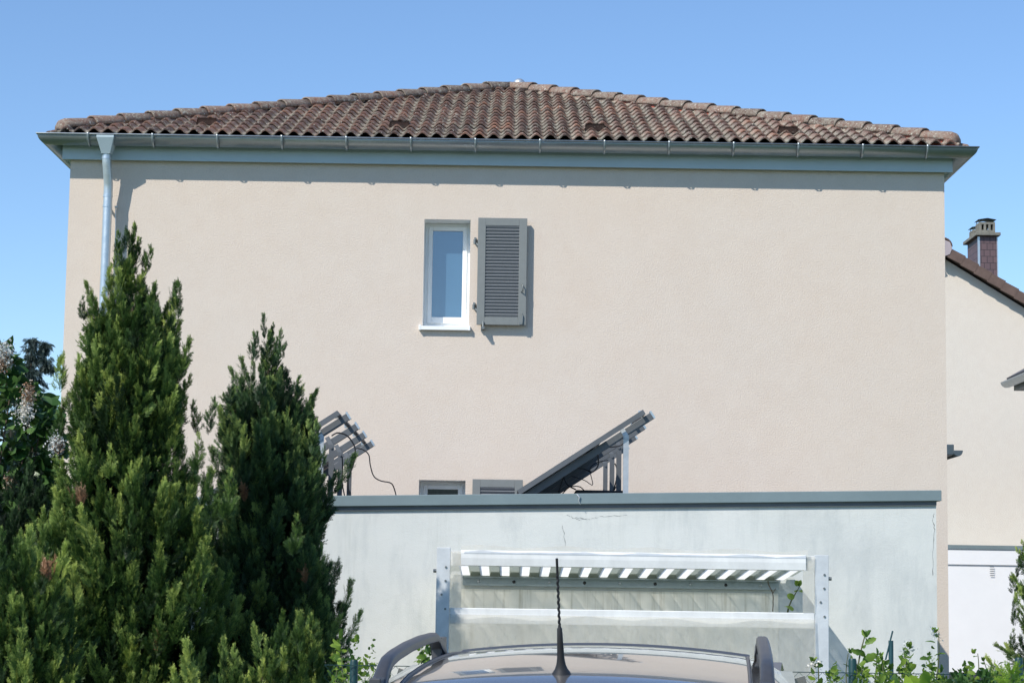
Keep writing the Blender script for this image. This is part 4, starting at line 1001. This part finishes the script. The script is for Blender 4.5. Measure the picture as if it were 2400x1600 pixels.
m=MB(); m.tube([(xg0+.02,YN-.31,rdg.z+.13),(xg0+.02,YN-.24,rdg.z+.13)],.19,8); m.build('ridge_end_cap',simple('pinkish_end_cap',(.42,.36,.37),.6),rfo)
m=MB(); m.grid([[(xg0+.02+.19*math.cos(t_),y_,rdg.z+.17+.19*math.sin(t_)) for t_ in [math.pi*j/10 for j in range(11)]] for y_ in (YN-.28,YN+12.2)],True); m.build('ridge_cover',m_btile,rfo,solid=.03)
# chimney
YC=49.0; ca0=P(2295,600,YC); ca1=P(2337,600,YC); ztc=P(2315,553,YC).z; x0,x1=ca0.x,ca1.x; DC=1.25
ch=MB(); ch.box((x0,YC,ztc-2.6),(x1,YC+DC,ztc)); 
msh=Mat('chimney_shingle',(.14,.09,.095),.6); brk=msh.n('ShaderNodeTexBrick'); brk.inputs['Scale'].default_value=1; brk.inputs['Brick Width'].default_value=.14; brk.inputs['Row Height'].default_value=.155; brk.inputs['Mortar Size'].default_value=.006
brk.inputs['Color1'].default_value=(.15,.095,.10,1); brk.inputs['Color2'].default_value=(.12,.078,.085,1); brk.inputs['Mortar'].default_value=(.02,.015,.018,1)
sxyz=msh.n('ShaderNodeSeparateXYZ'); msh.l(msh.co.outputs['Object'],sxyz.inputs[0]); ad=msh.n('ShaderNodeMath',operation='ADD'); msh.l(sxyz.outputs[0],ad.inputs[0]); msh.l(sxyz.outputs[1],ad.inputs[1]); cxy=msh.n('ShaderNodeCombineXYZ'); msh.l(ad.outputs[0],cxy.inputs[0]); msh.l(sxyz.outputs[2],cxy.inputs[1]); msh.l(cxy.outputs[0],brk.inputs['Vector']); msh.color(brk.outputs[0])
cho=ch.build('chimney',msh.m,rfo)
m_conc=simple('chimney_concrete',(.20,.195,.165),.9,amt=.3,scale=8)
m=MB(); m.box((x0-.03,YC-.006,ztc-2.6),(x0+.02,YC+.02,ztc-.02)); m.box((x1-.004,YC-.006,ztc-2.6),(x1+.02,YC+.02,ztc-.02)); m.build('corner_trim',m_zinc2,cho)
m=MB(); m.box((x0-.09,YC-.1,ztc),(x1+.07,YC+DC+.1,ztc+.075)); m.build('chimney_slab',m_conc,cho,bevel=.01)
for y0_,hh in ((YC+.03,.26),(YC+.72,.20)):
    m=MB(); z0=ztc+.075; z1=z0+hh; xa,xb=x0+.02,x1-.03; D_=.42
    m.box((xa,y0_,z0),(xb,y0_+D_,z0+.07)); m.box((xa,y0_,z1-.05),(xb,y0_+D_,z1))
    for xx in np.linspace(xa,xb-.05,4): m.box((xx,y0_+.001,z0+.07),(xx+.05,y0_+.05,z1-.05)); m.box((xx,y0_+D_-.05,z0+.07),(xx+.05,y0_+D_-.001,z1-.05))
    for yy in np.linspace(y0_+.1,y0_+D_-.14,3): m.box((xa+.001,yy,z0+.07),(xa+.04,yy+.05,z1-.05)); m.box((xb-.04,yy,z0+.07),(xb-.001,yy+.05,z1-.05))
    m.build('flue_cap',m_conc,cho)
    m=MB(); zr=z1+.06
    for sx_ in (xa+.02,xb-.02):
        for sy_ in (y0_+.03,y0_+D_-.03): m.tube([(sx_,sy_,z1),(sx_,sy_,zr)],.008,5)
    m.grid([[(xa-.03,y0_-.03,zr),(xa-.03,y0_+D_+.03,zr)],[((xa+xb)/2,y0_-.03,zr+.035),((xa+xb)/2,y0_+D_+.03,zr+.035)],[(xb+.03,y0_-.03,zr),(xb+.03,y0_+D_+.03,zr)]],False); m.build('rain_cover',m_hinge,cho)
# garage of the neighbour
YQ=45.0; q0=P(2222,1276,YQ); q1=P(2400,1282,YQ); xq0,xq1=q0.x-1.2,q0.x+4.2; zq=q0.z
ng=empty('garage',((xq0+xq1)/2,YQ,0),'plain white garage in front of the cream house at the right edge','garage')
m=MB(); m.box((xq0,YQ,0),(xq1,YQ+.9,zq-.03)); m.build('wall',m_garwhite,ng)
m=MB(); m.box((xq0-.05,YQ-.05,zq-.085),(xq1+.05,YQ+.95,zq)); m.build('coping',m_coping,ng)
z_=P(2300,1323,YQ).z; m=MB(); m.box((xq0-.0,YQ-.03,z_),(xq1,YQ-.001,zq-.085)); m.build('top_panel',m_garwhite,ng,bevel=.004)
v0=P(2319,1325,YQ-.01)
for i in range(5):
    m=MB(); m.box((v0.x,YQ-.036,v0.z-.03-i*.045),(v0.x+.09,YQ-.031,v0.z-.018-i*.045)); m.build('vent_slot',m_alud,ng)
m=MB(); m.box((xq0-.02,YQ-.10,0),(xq1,YQ-.002,P(2300,1575,YQ).z)); m.build('plinth',simple('dark_plinth',(.05,.055,.06),.7),ng)
# annex behind the main house, only its eave end shows
YA=33.5; e0=P(2236,1041,YA); e1=P(2251,1070,YA)
an=empty('annex',(5,YA,0),'low annex behind the beige house, only its dark gutter end sticking out on the right','annex')
m=MB(); m.box((1.5,YA+.12,0),(e0.x-.14,YA+3,e1.z+.02)); m.build('wall',m_wall,an)
m_dfas=simple('dark_fascia',(.07,.10,.125),.5,amt=.1)
m=MB(); m.box((1.5,YA,e1.z+.03),(e0.x,YA+3.1,e0.z)); m.build('roof_edge',m_dfas,an,bevel=.01)
m=MB(); rows=[]
for kx in range(9):
    t_=math.pi+math.pi*kx/8; rows.append([(e0.x+.06+.075*math.cos(t_),yy,e1.z+.10+.09*math.sin(t_)) for yy in (YA-.02,YA+3.1)])
m.grid(rows,True); m.add([(e0.x+.06+.075*math.cos(math.pi+math.pi*kx/8),YA-.021,e1.z+.10+.09*math.sin(math.pi+math.pi*kx/8)) for kx in range(9)],[tuple(range(9))]); m.build('gutter',m_dfas,an,solid=.006)
# eave corner of another house at the right edge
YE=40.0; t_=P(2345,896,YE); eh=empty('house',(t_.x+3,YE-5,0),'house beyond the right edge, only the corner of its grey eave showing','house')
ex0=t_.x
m=MB(); m.box((ex0+.62,YE-11,0),(ex0+6,YE-.3,t_.z-.15)); m.build('wall',m_cream,eh)
m=MB(); m.box((ex0+.24,YE-11.2,t_.z-.16),(ex0+6,YE-.05,t_.z-.0)); m.build('soffit',simple('grey_soffit',(.17,.18,.19),.6),eh)
m=MB(); rows=[]
for kx in range(9):
    u=math.pi+math.pi*kx/8; rows.append([(ex0+.12+.12*math.cos(u),yy,t_.z+.0+.10*math.sin(u)) for yy in (YE-11.2,YE)])
m.grid(rows,True); m.build('gutter',m_zinc,eh,solid=.006)
m=MB(); m.add([(ex0+.14,YE-11.3,t_.z+.03),(ex0+.14,YE+.0,t_.z+.03),(ex0+3.2,YE,t_.z+1.75),(ex0+3.2,YE-11.3,t_.z+1.75)],[(3,2,1,0)]); m.build('roof',simple('grey_roof_tile',(.10,.10,.115),.6,amt=.3),eh,solid=.12)

for nm, gg in (('cypress_tree','cypresses growing in front of the house'),('cypress_bush','low cypresses at the foot of the tall ones'),('nettle','nettles along the fence'),('bramble_shoot','shoots standing above the brambles'),('bramble','bramble tangles on the fence')):
    for o in bpy.data.objects:
        if o.parent is None and o.name.split('.')[0] == nm: o['group'] = gg
